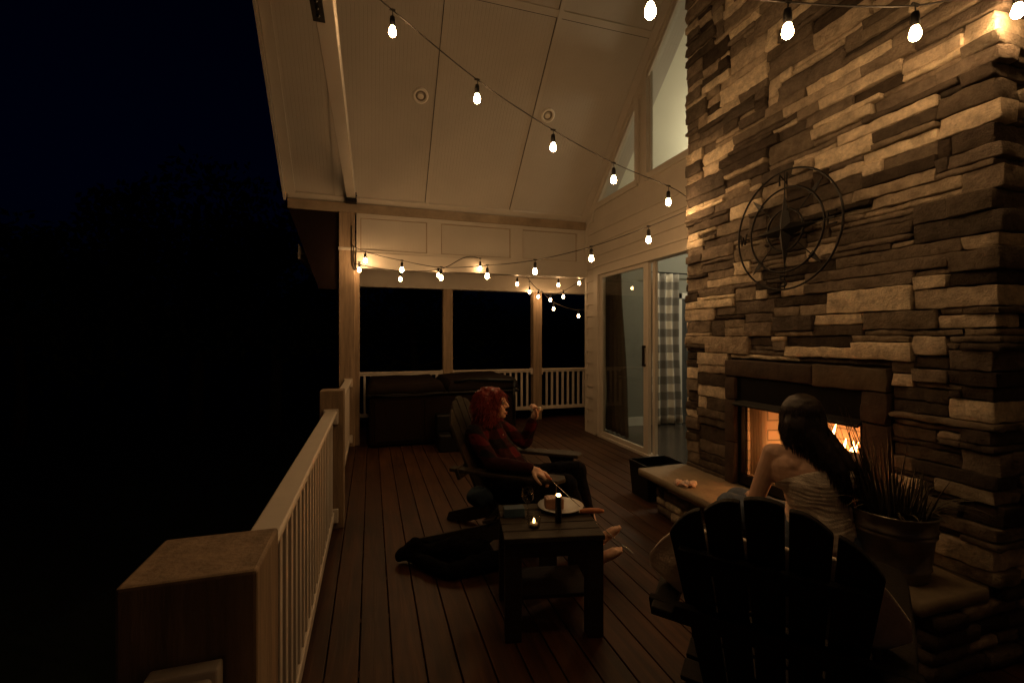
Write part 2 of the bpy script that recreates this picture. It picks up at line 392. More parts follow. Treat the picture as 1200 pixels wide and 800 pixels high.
slope_strip(b, -1.04, -.93, 6.42, 2.4, .02); slope_strip(b, -.46, -.4, 6.42, 2.4); slope_strip(b, 3.1, 3.2, 6.42, 2.4, .02)
slope_strip(b, -1.02, 3.2, 6.497, 6.4, .024)
for yy in (4.6, 2.75): slope_strip(b, -.93, 3.1, yy, yy-.05, .012)
rp(b, 'ceiling_batten', M['cream'])
b = MB()
for xx in (.712, 1.937): slope_strip(b, xx, xx+.0075, 6.4, 2.4, .004)
for yy in (4.609, 2.759): slope_strip(b, -.93, 3.1, yy, yy-.0085, .004)
rp(b, 'batten_shade_strip', M['mortar'])  # dark strips stand in for the shadow lines beside the battens
b = MB(); b.beam((-1.06, 6.5, 3.30), (-1.06, rm, ceil_z(rm)+.05), .03, .22, (0, 0, 1)); b.beam((-1.06, -1.82, ceil_z(-1.82)+.05), (-1.06, rm, ceil_z(rm)+.05), .03, .22)
rp(b, 'rake_fascia', M['cream'])
b = MB(); b.box(-.31, -.2, -1.8, 6.46, 3.3, 3.44)
tb = rp(b, 'tie_beam', M['cream'], bevel=.004)
b = MB(); b.box(-.31, -.2, 2.62, 2.76, 3.441, ceil_z(2.6)-.02); rp(b, 'king_post', M['cream'], bevel=.004)
b = MB(); b.box(-.322, -.255, 2.6, 2.86, 3.285, 3.55)
for i in range(3): b.ball((-.288, 2.68+.06*i, 3.284), .01, 8, 6)
rp(b, 'steel_bracket', M['blackmetal'], bevel=.002)
b = MB(); b.box(-.325, -.185, 6.36, 6.465, 3.24, 3.45)
for i in range(3):
    for j in range(2): b.ball((-.185, 6.385+.06*j, 3.28+.06*i), .009, 8, 6)
rp(b, 'steel_bracket', M['blackmetal'])

# gable end header over the far opening
hdr = empty('porch_header_wall', (0, 6.5, 2.4), 0, 'cream panelled header wall above the far opening of the porch', 'wall')
def hp(mb, name, m, par=None, **k):
    o = mb.build(name, m, **k); o.parent = par or hdr; o.matrix_parent_inverse = Matrix.Translation((0, -6.5, -2.4)); return o
b = MB(); b.box(-1.03, HX-.01, 6.44, 6.6, 3.13, 3.249); hp(b, 'upper_beam', M['beam'], bevel=.004)
b = MB(); b.box(-.19, 3.21, 6.49, 6.53, 2.60, 3.135); hp(b, 'bead_panel', M['bead_x'])
b = MB()
for x0, x1 in ((-.19, -.14), (.75, .95), (1.98, 2.17), (3.06, 3.21)): b.box(x0, x1, 6.462, 6.489, 2.62, 3.128)
b.box(-.19, 3.21, 6.458, 6.489, 3.075, 3.129); b.box(-.19, 3.21, 6.458, 6.489, 2.6, 2.64); hp(b, 'panel_trim', M['cream'], bevel=.003)
b = MB()
for xa in (-.139, .739, .951, 1.969, 2.171, 3.049): b.box(xa, xa+.01, 6.485, 6.4895, 2.641, 3.074)
b.box(-.13, 3.05, 6.484, 6.4893, 3.065, 3.0745); b.box(-.13, 3.05, 6.484, 6.4893, 2.6405, 2.65); hp(b, 'trim_shade_strip', M['beam'])  # brown strips paint the shade along the inner edges of the panel trim
b = MB(); b.box(-.19, 3.2, 6.43, 6.58, 2.39, 2.6); hp(b, 'lower_beam', M['cream'], bevel=.004)

# lower roof over the hot tub corner
low = empty('lower_porch_roof', (1, 7.2, 2.4), 0, 'low flat porch roof over the hot tub corner behind the header wall', 'roof')
def lp(mb, name, m, **k):
    o = mb.build(name, m, **k); o.parent = low; o.matrix_parent_inverse = Matrix.Translation((-1, -7.2, -2.4)); return o
b = MB(); b.box(-.9, 4.9, 6.601, 8.4, 2.56, 2.66); lp(b, 'ceiling', M['beam'])
b = MB(); b.box(-.42, 4.6, 7.62, 7.78, 2.27, 2.558); b.box(-.4, -.26, 6.64, 7.61, 2.27, 2.558); lp(b, 'roof_beam', M['cream'], bevel=.004)
b = MB(); b.prism([(-1.02, 3.12), (-.42, 3.12), (-.42, 2.1), (-.66, 2.1)], (0, 6.47, 0), (1, 0, 0), (0, 0, 1), (0, 1, 0), .03); lp(b, 'eave_panel', M['tubside'])
b = MB(); b.box(-.93, -.9, 6.61, 8.4, 2.5, 2.7); lp(b, 'fascia', M['cream'])

# recessed lamps, off
first = None
for i, (X, Y) in enumerate(((.55, 5.368), (2.136, 5.367))):
    Z = ceil_z(Y)-.001
    q = empty('recessed_light', (X, Y, Z), 0, ['round white unlit recessed light near the middle of the sloping ceiling', 'round white unlit recessed light just above the string cable near the gable window'][i], 'ceiling light', 'recessed ceiling lights')
    q.rotation_euler = (-math.atan(.9), 0, 0)
    if first is None:
        b = MB(); b.lathe([(.06, .0), (.062, -.02), (.068, -.028), (.084, -.024), (.09, -.008), (.09, .004)], cap=False); f1 = b.build('trim_ring', M['ring'], q, smooth=True)
        b = MB(); b.lathe([(.061, -.002), (.05, .0), (.03, .001), (.001, .001)], cap=False); f2 = b.build('recess_shade_disc', M['ringshade'], q, smooth=True)  # grey disc colours in the shade of a recess that is not modelled
        b = MB(); b.ball((0, .012, -.001), (.036, .03, .01)); f3 = b.build('lens', M['ring'], q, smooth=True)
        first = q
    else:
        for f in (f1, f2, f3):
            c = f.copy(); COL.objects.link(c); c.parent = q

# ---------------------------------------------------------------- posts
def post(name, x0, x1, y0, y1, z0, z1, label, group, m='post', capz=None):
    q = empty(name, ((x0+x1)/2, (y0+y1)/2, z0), 0, label, 'post', group)
    cx, cy = (x0+x1)/2, (y0+y1)/2
    b = MB(); b.box(x0-cx, x1-cx, y0-cy, y1-cy, 0, z1-z0); b.build('shaft', M[m], q, bevel=.006)
    return q, b
q, _ = post('porch_post', -.41, -.21, 6.44, 6.6, 0, 3.128, 'tall wooden corner post ending the left railing, with wires running down it', 'tall porch posts')
b = MB(); b.box(-.108, .108, -.088, .088, 2.62-.0, 2.66); b.build('collar_trim', M['cream'], q, bevel=.003)
b = MB(); b.box(.1, .16, -.03, .06, 0.0, 2.38); b.build('side_casing', M['post'], q, bevel=.003)
b = MB(); b.tube([(.06, -.09, 2.95), (.062, -.092, 2.6), (.07, -.092, 2.42), (.1, -.1, 2.36)], .006, 6); b.tube([(.085, -.09, 2.68), (.088, -.092, 2.5), (.11, -.1, 2.36)], .005, 6)
b.build('wire', M['cable'], q)
for X, lab in ((1.235, 'wooden post behind the hot tub, between the two widest dark openings'), (2.84, 'wooden post between the hot tub and the short right-hand railing'), (4.5, 'wooden post at the far right end of the back railing')):
    post('porch_post', X-.08, X+.08, 7.62, 7.78, 0, 2.268, lab, 'tall porch posts')
post('newel_post', -.392, -.188, .88, 1.07, 0, 1.05, 'short thick weathered wooden newel post in the left foreground', 'railing newel posts', 'newel')
post('newel_post', -.372, -.2, 3.7, 3.87, 0, 1.05, 'short thick wooden newel post midway along the left railing', 'railing newel posts', 'newel')

# ---------------------------------------------------------------- railings
def railing(p, q, label, brackets=True, z=.9, zb=.11, bal=.036, pitch=.105):
    p = Vector((*p, 0)); q = Vector((*q, 0)); d = q-p; L = d.length; rz = math.atan2(d.y, d.x)
    o = empty('deck_railing', p, rz, label, 'railing', 'white deck railings')
    b = MB(); b.prism([(-.028, z-.06), (-.032, z-.03), (-.046, z-.012), (-.04, z), (.04, z), (.046, z-.012), (.032, z-.03), (.028, z-.06)], (0, 0, 0), (0, 1, 0), (0, 0, 1), (1, 0, 0), L); b.build('top_rail', M['vinyl'], o, bevel=.004)
    b = MB(); b.box(0, L, -.024, .024, zb-.03, zb+.03); b.build('bottom_rail', M['vinyl'], o, bevel=.004)
    n = int((L-.06)/pitch); off = (L-(n-1)*pitch)/2
    me = None
    for i in range(n):
        if me is None:
            b = MB(); b.box(-bal/2, bal/2, -bal/2, bal/2, zb+.031, z-.061); c = b.build('baluster', M['vinyl'], o, bevel=.003); me = c
        else:
            c = me.copy(); COL.objects.link(c); c.parent = o
        c.location = (off+i*pitch, 0, 0)
    if brackets:
        for X0 in (.0, L-.03):
            for zz, hh in ((z, .1), (zb+.035, .09)):
                b = MB(); b.box(X0, X0+.03, -.052, .052, zz-hh, zz+.012); b.build('bracket', M['vinyl'], o, bevel=.004)
    return o
railing((-.29, 1.072), (-.29, 3.698), 'long white baluster railing between the foreground newel post and the middle newel post')
railing((-.29, 3.872), (-.29, 6.438), 'white baluster railing beyond the middle newel post, running to the tall corner post')
railing((-.29, -1.4), (-.29, .878), 'white railing end at the bottom left corner in front of the nearest newel post')
railing((-.2, 7.7), (1.153, 7.7), 'white back railing right behind the hot tub, left of the first back post', zb=.2)
railing((1.317, 7.7), (2.758, 7.7), 'white back railing behind the hot tub corner, between the two back posts', zb=.2)
railing((2.922, 7.7), (4.418, 7.7), 'short white back railing seen at the right beside the house corner', zb=.2)

# ---------------------------------------------------------------- house
house = empty('house', (HX, 6.45, 0), 0, 'tan sided house wall with gable windows and a wide sliding door', 'house')
HI = Matrix.Translation((-HX, -6.45, 0))
def ho(mb, name, m, par=None, **k):
    o = mb.build(name, m, **k); o.parent = par or house
    if par is None: o.matrix_parent_inverse = HI
    return o
D0, D1, DZ = 3.35, 6.1, 2.4     # door opening along y
def rake(y): return ceil_z(y)-.02
b = MB(); z = .0; hgt = .178
def wins(z):
    out = []
    if z+hgt > 0 and z < DZ+.1: out.append((D0-.08, D1+.08))
    if z+hgt > 3.38:
        out.append((4.9, 6.22-(z-3.45)/1.0 if z > 3.45 else 6.22)) if z < 4.6 else None
        if z < 6.0: out.append((3.0, 4.93-(z-4.69)/.93 if z > 4.69 else 4.93))
    return [o for o in out if o[1] > o[0]]
while z < 6.7:
    ymax = 6.45 if z < 3.2 else 6.5-(z+hgt-3.25)/.9
    iv = [(-1.5, min(6.45, ymax))]
    for a, c in wins(z):
        iv = [s for (p, q) in iv for s in ((p, min(q, a)), (max(p, c), q)) if s[1]-s[0] > .03]
    for p, q in iv:
        b.prism([(0, 0), (-.02, 0), (-.002, hgt), (0, hgt)], (HX, p, z), (1, 0, 0), (0, 0, 1), (0, 1, 0), q-p)
    z += hgt
ho(b, 'siding', M['siding'])
# wall core behind the siding
b = MB()
b.box(HX+.001, HX+.14, -1.5, D0, 0, 3.4); b.box(HX+.001, HX+.14, D1, 6.45, 0, 3.4); b.box(HX+.001, HX+.14, D0, D1, DZ, 3.4)
def wpoly(mb, pts, x=HX+.001, t=.05): mb.prism(pts, (x, 0, 0), (0, 1, 0), (0, 0, 1), (1, 0, 0), t)
wpoly(b, [(6.12, 3.4), (6.45, 3.4), (4.94, rake(4.94)-.0), (4.94, 4.52)])
wpoly(b, [(4.94, 3.4), (5.04, 3.4), (5.04, 4.45), (4.94, 4.55)], t=.048)
wpoly(b, [(4.8, 3.4), (4.94, 3.4), (4.94, rake(4.94)), (4.8, rake(4.8))], t=.046)
wpoly(b, [(4.8, 4.68), (4.8, rake(4.8)), (2.4, rake(2.4)), (2.4, 6.9)])
wpoly(b, [(2.4, 3.4), (2.4, rake(2.4)), (-1.5, rake(-1.5)), (-1.5, 3.4)], t=.044)
wpoly(b, [(4.8, 3.4), (4.8, 3.44), (2.4, 3.44), (2.4, 3.4)], t=.044)
wpoly(b, [(6.2, 3.4), (6.2, 3.44), (5.04, 3.44), (5.04, 3.4)], t=.044)
ho(b, 'wall', M['siding'])
b = MB(); b.box(HX-.022, HX+.002, 6.41, 6.451, 0, 3.24); b.box(HX-.022, HX+.14, 6.452, 6.475, 0, 3.3); ho(b, 'corner_board', M['trim'], bevel=.003)
b = MB(); b.beam((HX-.012, 6.44, 3.2), (HX-.012, 2.4, ceil_z(2.4)-.06), .02, .14, (0, 0, 1)); ho(b, 'rake_board', M['trim'])
b = MB(); b.box(HX-.02, HX-.0145, -1.5, D0-.1, 0, .0); b.free() if False else b.bm.free()
# room beyond the glass
b = MB(); b.box(HX+.14, 8.2, 6.45, 6.55, .03, 6.9); b.box(8.2, 8.3, -1.5, 6.55, .03, 6.9); b.box(HX+.14, 8.2, -1.6, -1.5, .03, 6.9); ho(b, 'room_wall', M['roomwall'])
b = MB(); b.prism([(6.54, 3.3), (2.34, 7.05), (-1.6, 3.5), (-1.6, 3.62), (2.34, 7.17), (6.54, 3.42)], (HX+.141, 0, 0), (0, 1, 0), (0, 0, 1), (1, 0, 0), 5); ho(b, 'room_ceiling', M['roomceil'])
b = MB(); b.box(HX+.02, 8.2, -1.5, 6.45, -.2, .03); ho(b, 'room_floor', M['roomfloor'])
b = MB(); b.box(HX+.14, 4.36, 6.43, 6.449, .031, .17); b.box(5.75, 8.19, 6.43, 6.449, .031, .17); b.box(4.84, 4.95, 6.43, 6.449, .031, .17); ho(b, 'baseboard', M['whitetrim'], bevel=.003)
# back wall door (dark) in the room
rd = empty('room_door', (0, 0, 0)); rd.parent = house; rd.location = (5.35-HX, -.02, 0)
b = MB(); b.box(-.4, .4, -.02, .02, .035, 2.1); b.build('panel_door', M['doorgrey'], rd, bevel=.003)
for sx in (-1, 1):
    for (z0, z1) in ((.2, .9), (1.05, 1.95)):
        b = MB(); b.box(sx*.2-.14, sx*.2+.14, -.03, -.019, z0, z1); b.build('door_panel', M['doorgrey'], rd, bevel=.008)
b = MB(); b.box(-.5, -.402, -.03, .0, .03, 2.2); b.box(.402, .5, -.03, .0, .03, 2.2); b.box(-.5, .5, -.03, .0, 2.105, 2.2); b.build('door_casing', M['whitetrim'], rd, bevel=.003)
# gable windows
def pane_window(poly, label, fw=.05):
    w = empty('gable_window', (0, 0, 0)); w.parent = house; w.matrix_parent_inverse = HI; w['label'] = label
    cy = sum(p[0] for p in poly)/len(poly); cz = sum(p[1] for p in poly)/len(poly)
    b = MB(); n = len(poly)
    for i in range(n):
        y0, z0 = poly[i]; y1, z1 = poly[(i+1) % n]
        d = Vector((y1-y0, z1-z0)); nn = Vector((d.y, -d.x)).normalized()
        if nn.dot(Vector(((y0+y1)/2-cy, (z0+z1)/2-cz))) < 0: nn = -nn
        e = d.normalized()*fw*.9
        a = Vector((y0, z0))-e; c = Vector((y1, z1))+e
        t = .03+.0017*i
        b.prism([(a.x, a.y), (c.x, c.y), (c.x+nn.x*fw*1.6, c.y+nn.y*fw*1.6), (a.x+nn.x*fw*1.6, a.y+nn.y*fw*1.6)], (HX-t, 0, 0), (0, 1, 0), (0, 0, 1), (1, 0, 0), .06+.0017*i)
        b.prism([(a.x, a.y), (c.x, c.y), (c.x-nn.x*.018, c.y-nn.y*.018), (a.x-nn.x*.018, a.y-nn.y*.018)], (HX+.005+.002*i, 0, 0), (0, 1, 0), (0, 0, 1), (1, 0, 0), .035)
    b.build('frame', M['trim'], w)
    b = MB(); b.prism(poly, (HX+.022, 0, 0), (0, 1, 0), (0, 0, 1), (1, 0, 0), .006); b.build('pane', M['glass'], w)
pane_window([(6.1, 3.45), (5.055, 3.45), (5.055, 4.45)], 'small triangular gable window')
pane_window([(4.79, 3.45), (2.6, 3.45), (2.6, 6.62), (4.79, 4.7)], 'tall gable window beside the chimney')
# sliding door
sd = empty('sliding_door', (0, 0, 0)); sd.parent = house; sd.matrix_parent_inverse = HI
b = MB()
b.box(HX-.03, HX+.1, D1-.06, D1+.07, 0, DZ+.02); b.box(HX-.028, HX+.1, D0-.05, D0+.05, 0, DZ+.02)
b.box(HX-.032, HX+.102, D0-.05, D1+.07, DZ-.02, DZ+.1); b.box(HX-.05, HX+.1, D0-.05, D1+.07, DZ+.101, DZ+.135); b.box(HX-.03, HX+.1, D0, D1, .0, .035); b.build('frame', M['trim'], sd, bevel=.003)
b = MB()
b.box(HX+.0, HX+.045, 5.96, D1-.061, .037, DZ-.022); b.box(HX-.002, HX+.047, 4.8, 4.9, .037, DZ-.022); b.box(HX+.002, HX+.043, 4.9, 5.96, .037, .09); b.box(HX+.002, HX+.043, 4.9, 5.96, DZ-.07, DZ-.022); b.build('sash', M['trim'], sd, bevel=.003)
b = MB(); b.box(HX+.055, HX+.095, 4.74, 4.79, .037, DZ-.022); b.build('inner_sash', M['trim'], sd)
b = MB(); b.box(HX+.02, HX+.026, 4.9, 5.96, .091, DZ-.071); b.build('glass', M['darkglass'], sd)
b = MB(); b.box(HX-.04, HX-.02, 4.84, 4.875, 1.1, 1.36); b.box(HX-.02, HX-.002, 4.845, 4.87, 1.1, 1.13); b.box(HX-.02, HX-.002, 4.845, 4.87, 1.33, 1.36); b.build('handle', M['blackmetal'], sd, bevel=.004)

# drapes
def drape(name, x0, y0, x1, y1, ztop, zbot, m, label, flare=.0, folds=7, amp=.035, rod=True, cat='curtain'):
    p = Vector((x0, y0)); q = Vector((x1, y1)); L = (q-p).length; rz = math.atan2(q.y-p.y, q.x-p.x)
    o = empty(name, (x0, y0, zbot), rz, label, cat)
    b = MB()
    def fn(u, v):
        wdt = 1-flare*(1-(1-v)**1.5)
        zz = v*(ztop-zbot)
        uu = (u-.0)*L*wdt
        return (uu, amp*(.6+.4*(1-v))*math.sin(u*folds*2*math.pi+.6*math.sin(v*3))+.01*math.sin(v*7+u*5), zz)
    b.sheet(fn, 96, 24)
    c = b.build('cloth', m, o, smooth=True); s = c.modifiers.new('solid', 'SOLIDIFY'); s.thickness = .004
    if rod:
        b = MB(); b.tube([(-.08, 0, ztop-zbot+.012), (L+1.0, 0, ztop-zbot+.012)], .011, 8); b.ball((-.09, 0, ztop-zbot+.012), .02); b.build('curtain_rod', M['blackmetal'], o, smooth=True)
    return o
drape('check_curtain', 4.34, 6.33, 4.92, 6.36, 2.5, .06, M['gingham'], 'grey and white buffalo check curtain hanging to the floor in the lit room', flare=.12, folds=4, amp=.045)
drape('brown_curtain', 3.46, 6.3, 3.47, 5.62, 2.42, .05, M['drape'], 'dark brown curtain behind the left pane of the sliding door', flare=.3, folds=5, rod=False)
o = empty('ceiling_lamp', (5.2, 4.9, 3.85), 0, 'lit ceiling lamp inside the room, out of sight behind the chimney', 'lamp')
b = MB(); b.lathe([(.02, .06), (.12, .05), (.2, 0), (.18, -.06), (.08, -.09), (.01, -.1)], n=20); b.build('lamp_bowl', M['roomlamp'], o, smooth=True)
b = MB(); b.tube([(0, 0, .06), (0, 0, .9)], .012, 6); b.lathe([(.06, .87), (.05, .9), (.01, .92)]); b.build('lamp_rod', M['blackmetal'], o)

# ---------------------------------------------------------------- fireplace
FX, Y0, Y1, W = 2.67, 1.315, 3.37, 3.195
OY0, OY1 = 1.86, 2.79
fp = empty('stone_fireplace', (FX, (Y0+Y1)/2, 0), 0, 'tall ledgestone chimney with a lit fireplace, raised hearth at its foot', 'fireplace')
FI = Matrix.Translation((-FX, -(Y0+Y1)/2, 0))
def fo(mb, name, m, **k):
    o = mb.build(name, m, **k); o.parent = fp; o.matrix_parent_inverse = FI; return o
b = MB()
def core(y0, y1, z0, z1): b.box(FX+.012, W, y0, y1, z0, z1)
core(Y0+.012, OY0-.0, .0, 1.0); core(OY1, Y1-.012, 0, 1.0); core(Y0+.012, Y1-.012, 1.0, 6.2); core(OY0, OY1, 0, .33)
fo(b, 'chimney_core', M['mortar'])
b = MB()
UZ, UW = .033, .05
NZ = int(5.4/UZ); NW = int(round((Y1-Y0)/UW)); NS = int((W-FX)/UW)
Z0 = .34
front = [[False]*NW for _ in range(NZ)]     # index 0 = near corner
side = [[False]*NS for _ in range(NZ)]
def zz(k): return Z0+k*UZ
# surround area is reserved
sur0, sur1, surT = OY0-.14, OY1+.1, 1.29
for k in range(NZ):
    for j in range(NW):
        y = Y0+(j+.5)*UW
        if zz(k) < surT-.01 and sur0 < y < sur1: front[k][j] = True
        if zz(k) > ceil_z(Y1)+.2: front[k][j] = True
sr = random.Random(11)
g = .002
# corner blocks
k = 0
while k < NZ-4:
    h = sr.choice([1, 1, 2, 2, 3, 3]); a = sr.choice([2, 3, 4, 6]) ; c = sr.choice([2, 3, 4]) if a > 3 else sr.choice([4, 5, 7])
    a = min(a, 6 if zz(k) < surT else 12); c = min(c, NS)
    p = sr.uniform(.015, .05)
    b.rough_box(FX-p, FX+c*UW-g, Y0-sr.uniform(.015, .05), Y0+a*UW-g, zz(k)+g, zz(k+h)-g, seed=sr.random()*50, cell=.03, r=.006, amp=.011, chip=.012)
    for kk in range(k, k+h):
        for j in range(a): front[kk][j] = True
        for j in range(c): side[kk][j] = True
    k += h
def fill(grid, n, put, far=False):
    for k in range(NZ):
        j = 0
        while j < n:
            if grid[k][j]: j += 1; continue
            run = 0
            while j+run < n and not grid[k][j+run]: run += 1
            h = sr.choices([1, 2, 3, 4], [3.6, 4.4, 2.3, .5])[0]
            w = sr.randint(4, 12) if h < 3 else sr.randint(4, 9)
            if sr.random() < .12: w = sr.randint(2, 3)
            w = min(w, run)
            if run-w == 1: w = run
            while h > 1 and (k+h > NZ or any(grid[kk][jj] for kk in range(k, k+h) for jj in range(j, j+w))): h -= 1
            for kk in range(k, k+h):
                for jj in range(j, j+w): grid[kk][jj] = True
            put(j, w, k, h); j += w
def putf(j, w, k, h):
    p = sr.uniform(.008, .042); t0 = sr.uniform(-.006, .006); t1 = sr.uniform(-.006, .006)
    hi = zz(k) > 4.6
    b.rough_box(FX-p, FX+.03, Y0+j*UW+g+(t0 if j else 0), Y0+(j+w)*UW-g+t1, zz(k)+g, zz(k+h)-g, seed=sr.random()*50, cell=.12 if hi else .03, r=.005, amp=.010, chip=.011)
def puts(j, w, k, h):
    p = sr.uniform(.006, .045)
    b.rough_box(FX+j*UW+g, FX+(j+w)*UW-g, Y0-p, Y0+.03, zz(k)+g, zz(k+h)-g, seed=sr.random()*50, cell=.12 if zz(k) > 3.6 else .035, r=.005, amp=.010, chip=.011)
fill(front, NW, putf); fill(side, NS, puts)
# far side return, plain courses
k = 0
while k < NZ-6:
    h = sr.choice([2, 3, 4])
    b.rough_box(FX+.0, W-.002, Y1-.01, Y1+sr.uniform(.006, .03), zz(k)+g, zz(k+h)-g, seed=sr.random()*50, cell=.15); k += h
fo(b, 'ledgestone_cladding', M['stone'], smooth=True, rec=False)
# opening surround
b = MB()
for z0, z1 in ((.345, .66), (.665, .98), (.985, 1.155)):
    for ya, yb in ((OY0-.135, OY0-.002), (OY1+.002, OY1+.098)):
        b = MB(); b.rough_box(FX-.045, FX+.03, ya, yb, z0, z1, seed=z0*9+ya, cell=.04, r=.006, amp=.01); fo(b, 'surround_stone', M['soldier'], smooth=True, rec=False)
b = MB(); b.rough_box(FX-.05, FX+.03, 2.16, OY1+.097, 1.16, 1.285, seed=3, cell=.05); fo(b, 'lintel_stone', M['soldier'], smooth=True, rec=False)
b = MB(); b.rough_box(FX-.05, FX+.03, OY0-.135, 2.155, 1.16, 1.285, seed=9, cell=.035, r=.006, amp=.011); fo(b, 'lintel_stone', M['lintel'], smooth=True, rec=False)
b = MB(); b.box(FX-.02, FX+.04, OY0, OY1, .965, 1.155)
b.prism([(0, 0), (-.05, -.03), (-.05, -.045), (.02, -.02)], (FX-.02, OY0, .99), (1, 0, 0), (0, 0, 1), (0, 1, 0), OY1-OY0); fo(b, 'firebox_hood', M['blackmetal'], bevel=.004)
b = MB()
b.box(FX-.01, FX+.03, OY1-.03, OY1, .345, .964); b.box(FX-.01, FX+.03, OY0, OY0+.03, .345, .964); b.box(FX-.012, FX+.03, OY0+.03, OY1-.03, .36, .43); fo(b, 'firebox_frame', M['blackmetal'], bevel=.003)
b = MB()
bx = 3.12
b.box(bx, bx+.03, OY0+.02, OY1-.02, .40, 1.1)
b.prism([(0, 0), (.0, -.03), (.40, -.12), (.4, -.09)], (FX+.05, OY1, .4), (1, 0, 0), (0, 1, 0), (0, 0, 1), .7)
b.prism([(0, 0), (.0, .03), (.40, .12), (.4, .09)], (FX+.05, OY0, .4), (1, 0, 0), (0, 1, 0), (0, 0, 1), .7)
b.box(FX+.03, bx, OY0, OY1, .37, .405); fo(b, 'brick_lining', M['firebrick'])
b = MB(); b.box(FX+.04, bx, OY0, OY1, 1.1, 1.13); fo(b, 'firebox_top', M['blackmetal'])
for ya, yb in ((OY1-.06, OY1-.2),):
    b = MB(); b.sheet(lambda u, v: (FX+.045+.02*math.sin(u*math.pi*11)+.004*math.sin(v*5), ya+(yb-ya)*u, .435+.53*v), 60, 10)
    c = fo(b, 'mesh_curtain', M['screen'], smooth=True)
b = MB()
for i in range(7): b.tube([(2.8, 2.1+i*.07, .47), (3.04, 2.1+i*.07, .47)], .008, 6)
b.tube([(2.82, 2.05, .46), (2.82, 2.57, .46)], .01, 6); b.tube([(3.0, 2.05, .46), (3.0, 2.57, .46)], .01, 6)
for yy in (2.08, 2.54):
    for xx in (2.82, 3.0): b.tube([(xx, yy, .405), (xx, yy, .46)], .01, 6)
fo(b, 'fire_grate', M['blackmetal'])
# logs, embers, flames
def log(p, q, r, label):
    p = Vector(p); q = Vector(q); n = 9
    pts = [p.lerp(q, i/(n-1))+Vector((0, 0, .006*math.sin(i*1.7))) for i in range(n)]
    o = empty('firewood_log', (p+q)/2, 0, label, 'firewood', 'burning logs on the grate')
    b = MB(); b.tube([x-(p+q)/2 for x in pts], [r*(1+.12*math.sin(i*2.3)) for i in range(n)], 12)
    b.build('charred_bark', M['log'], o, smooth=True)
log((2.86, 2.08, .52), (2.9, 2.56, .52), .045, 'charred log lying at the front of the fire grate')
log((3.0, 2.1, .52), (2.98, 2.52, .525), .045, 'charred log lying at the back of the fire grate')
log((2.88, 2.2, .6), (2.98, 2.47, .59), .04, 'charred log resting crosswise on top of the other two logs')
fl = empty('log_fire', (2.93, 2.26, .48), 0, 'orange flames of the wood fire burning inside the firebox', 'fire')
b = MB()
for i in range(46): b.ball((rnd.uniform(-.1, .12), rnd.uniform(-.24, .24), rnd.uniform(-.055, -.02)), rnd.uniform(.012, .028), 6, 5)
b.build('ember_bed', M['ember'], fl)
b = MB()
for i in range(15):
    bx_, by = rnd.uniform(-.08, .08), -.3+i*.036; h = rnd.uniform(.2, .42)*(1-abs(by)*1.2); ph = rnd.uniform(0, 6)
    b.tube([(bx_+.018*math.sin(ph+t*4), by+.03*math.sin(ph+t*5), .02+t*h) for t in (0, .15, .3, .45, .6, .75, .88, 1)], [.012, .024, .027, .021, .016, .011, .006, .001], 8)
b.build('flame', M['flame'], fl, smooth=True)

# hearth
HXf = 2.19
b = MB(); 
b.rough_box(HXf-.02, FX-.05, 2.38, Y1+.02, .285, .345, cell=.06, r=.014, amp=.006, seed=4)
b.rough_box(HXf-.015, FX-.05, Y0-.02, 1.8, .285, .345, cell=.06, r=.014, amp=.006, seed=8)
b.rough_box(HXf-.018, FX-.05, 1.804, 2.376, .285, .345, cell=.06, r=.014, amp=.006, seed=12)
b.box(FX-.06, FX+.012, Y0, Y1, .285, .342); fo(b, 'hearth_slab', M['slab'], smooth=True, rec=False)
b = MB(); b.box(HXf+.13, FX+.02, Y0+.03, Y1-.1, 0, .284); fo(b, 'hearth_core', M['mortar'])
b = MB()
for z0, z1 in ((.003, .075), (.08, .135), (.14, .215), (.22, .282)):
    y = Y0-.0+sr.uniform(0, .01); first_s = True
    while y < Y1-.12:
        l = sr.uniform(.12, .42); y2 = min(y+l, Y1-.1); p = sr.uniform(0, .03)
        b.rough_box(HXf+.1-p, HXf+.16, y, y2-.004, z0, z1-.002, seed=sr.random()*50, cell=.05, r=.01, amp=.008); y = y2
    x = HXf+.04
    while x < W-.05:
        l = sr.uniform(.12, .38); x2 = min(x+l, W-.005); p = sr.uniform(0, .03)
        b.rough_box(x, x2-.004, Y0-.02-p, Y0+.04, z0, z1-.002, seed=sr.random()*50, cell=.05, r=.01, amp=.008); x = x2
x = FX-.02
b.rough_box(FX+.0, 2.93, Y0-.05, Y0+.03, .284, .335, seed=2, cell=.05); b.rough_box(2.935, W-.004, Y0-.04, Y0+.03, .284, .335, seed=6, cell=.05)
fo(b, 'hearth_base', M['stone'], smooth=True, rec=False)

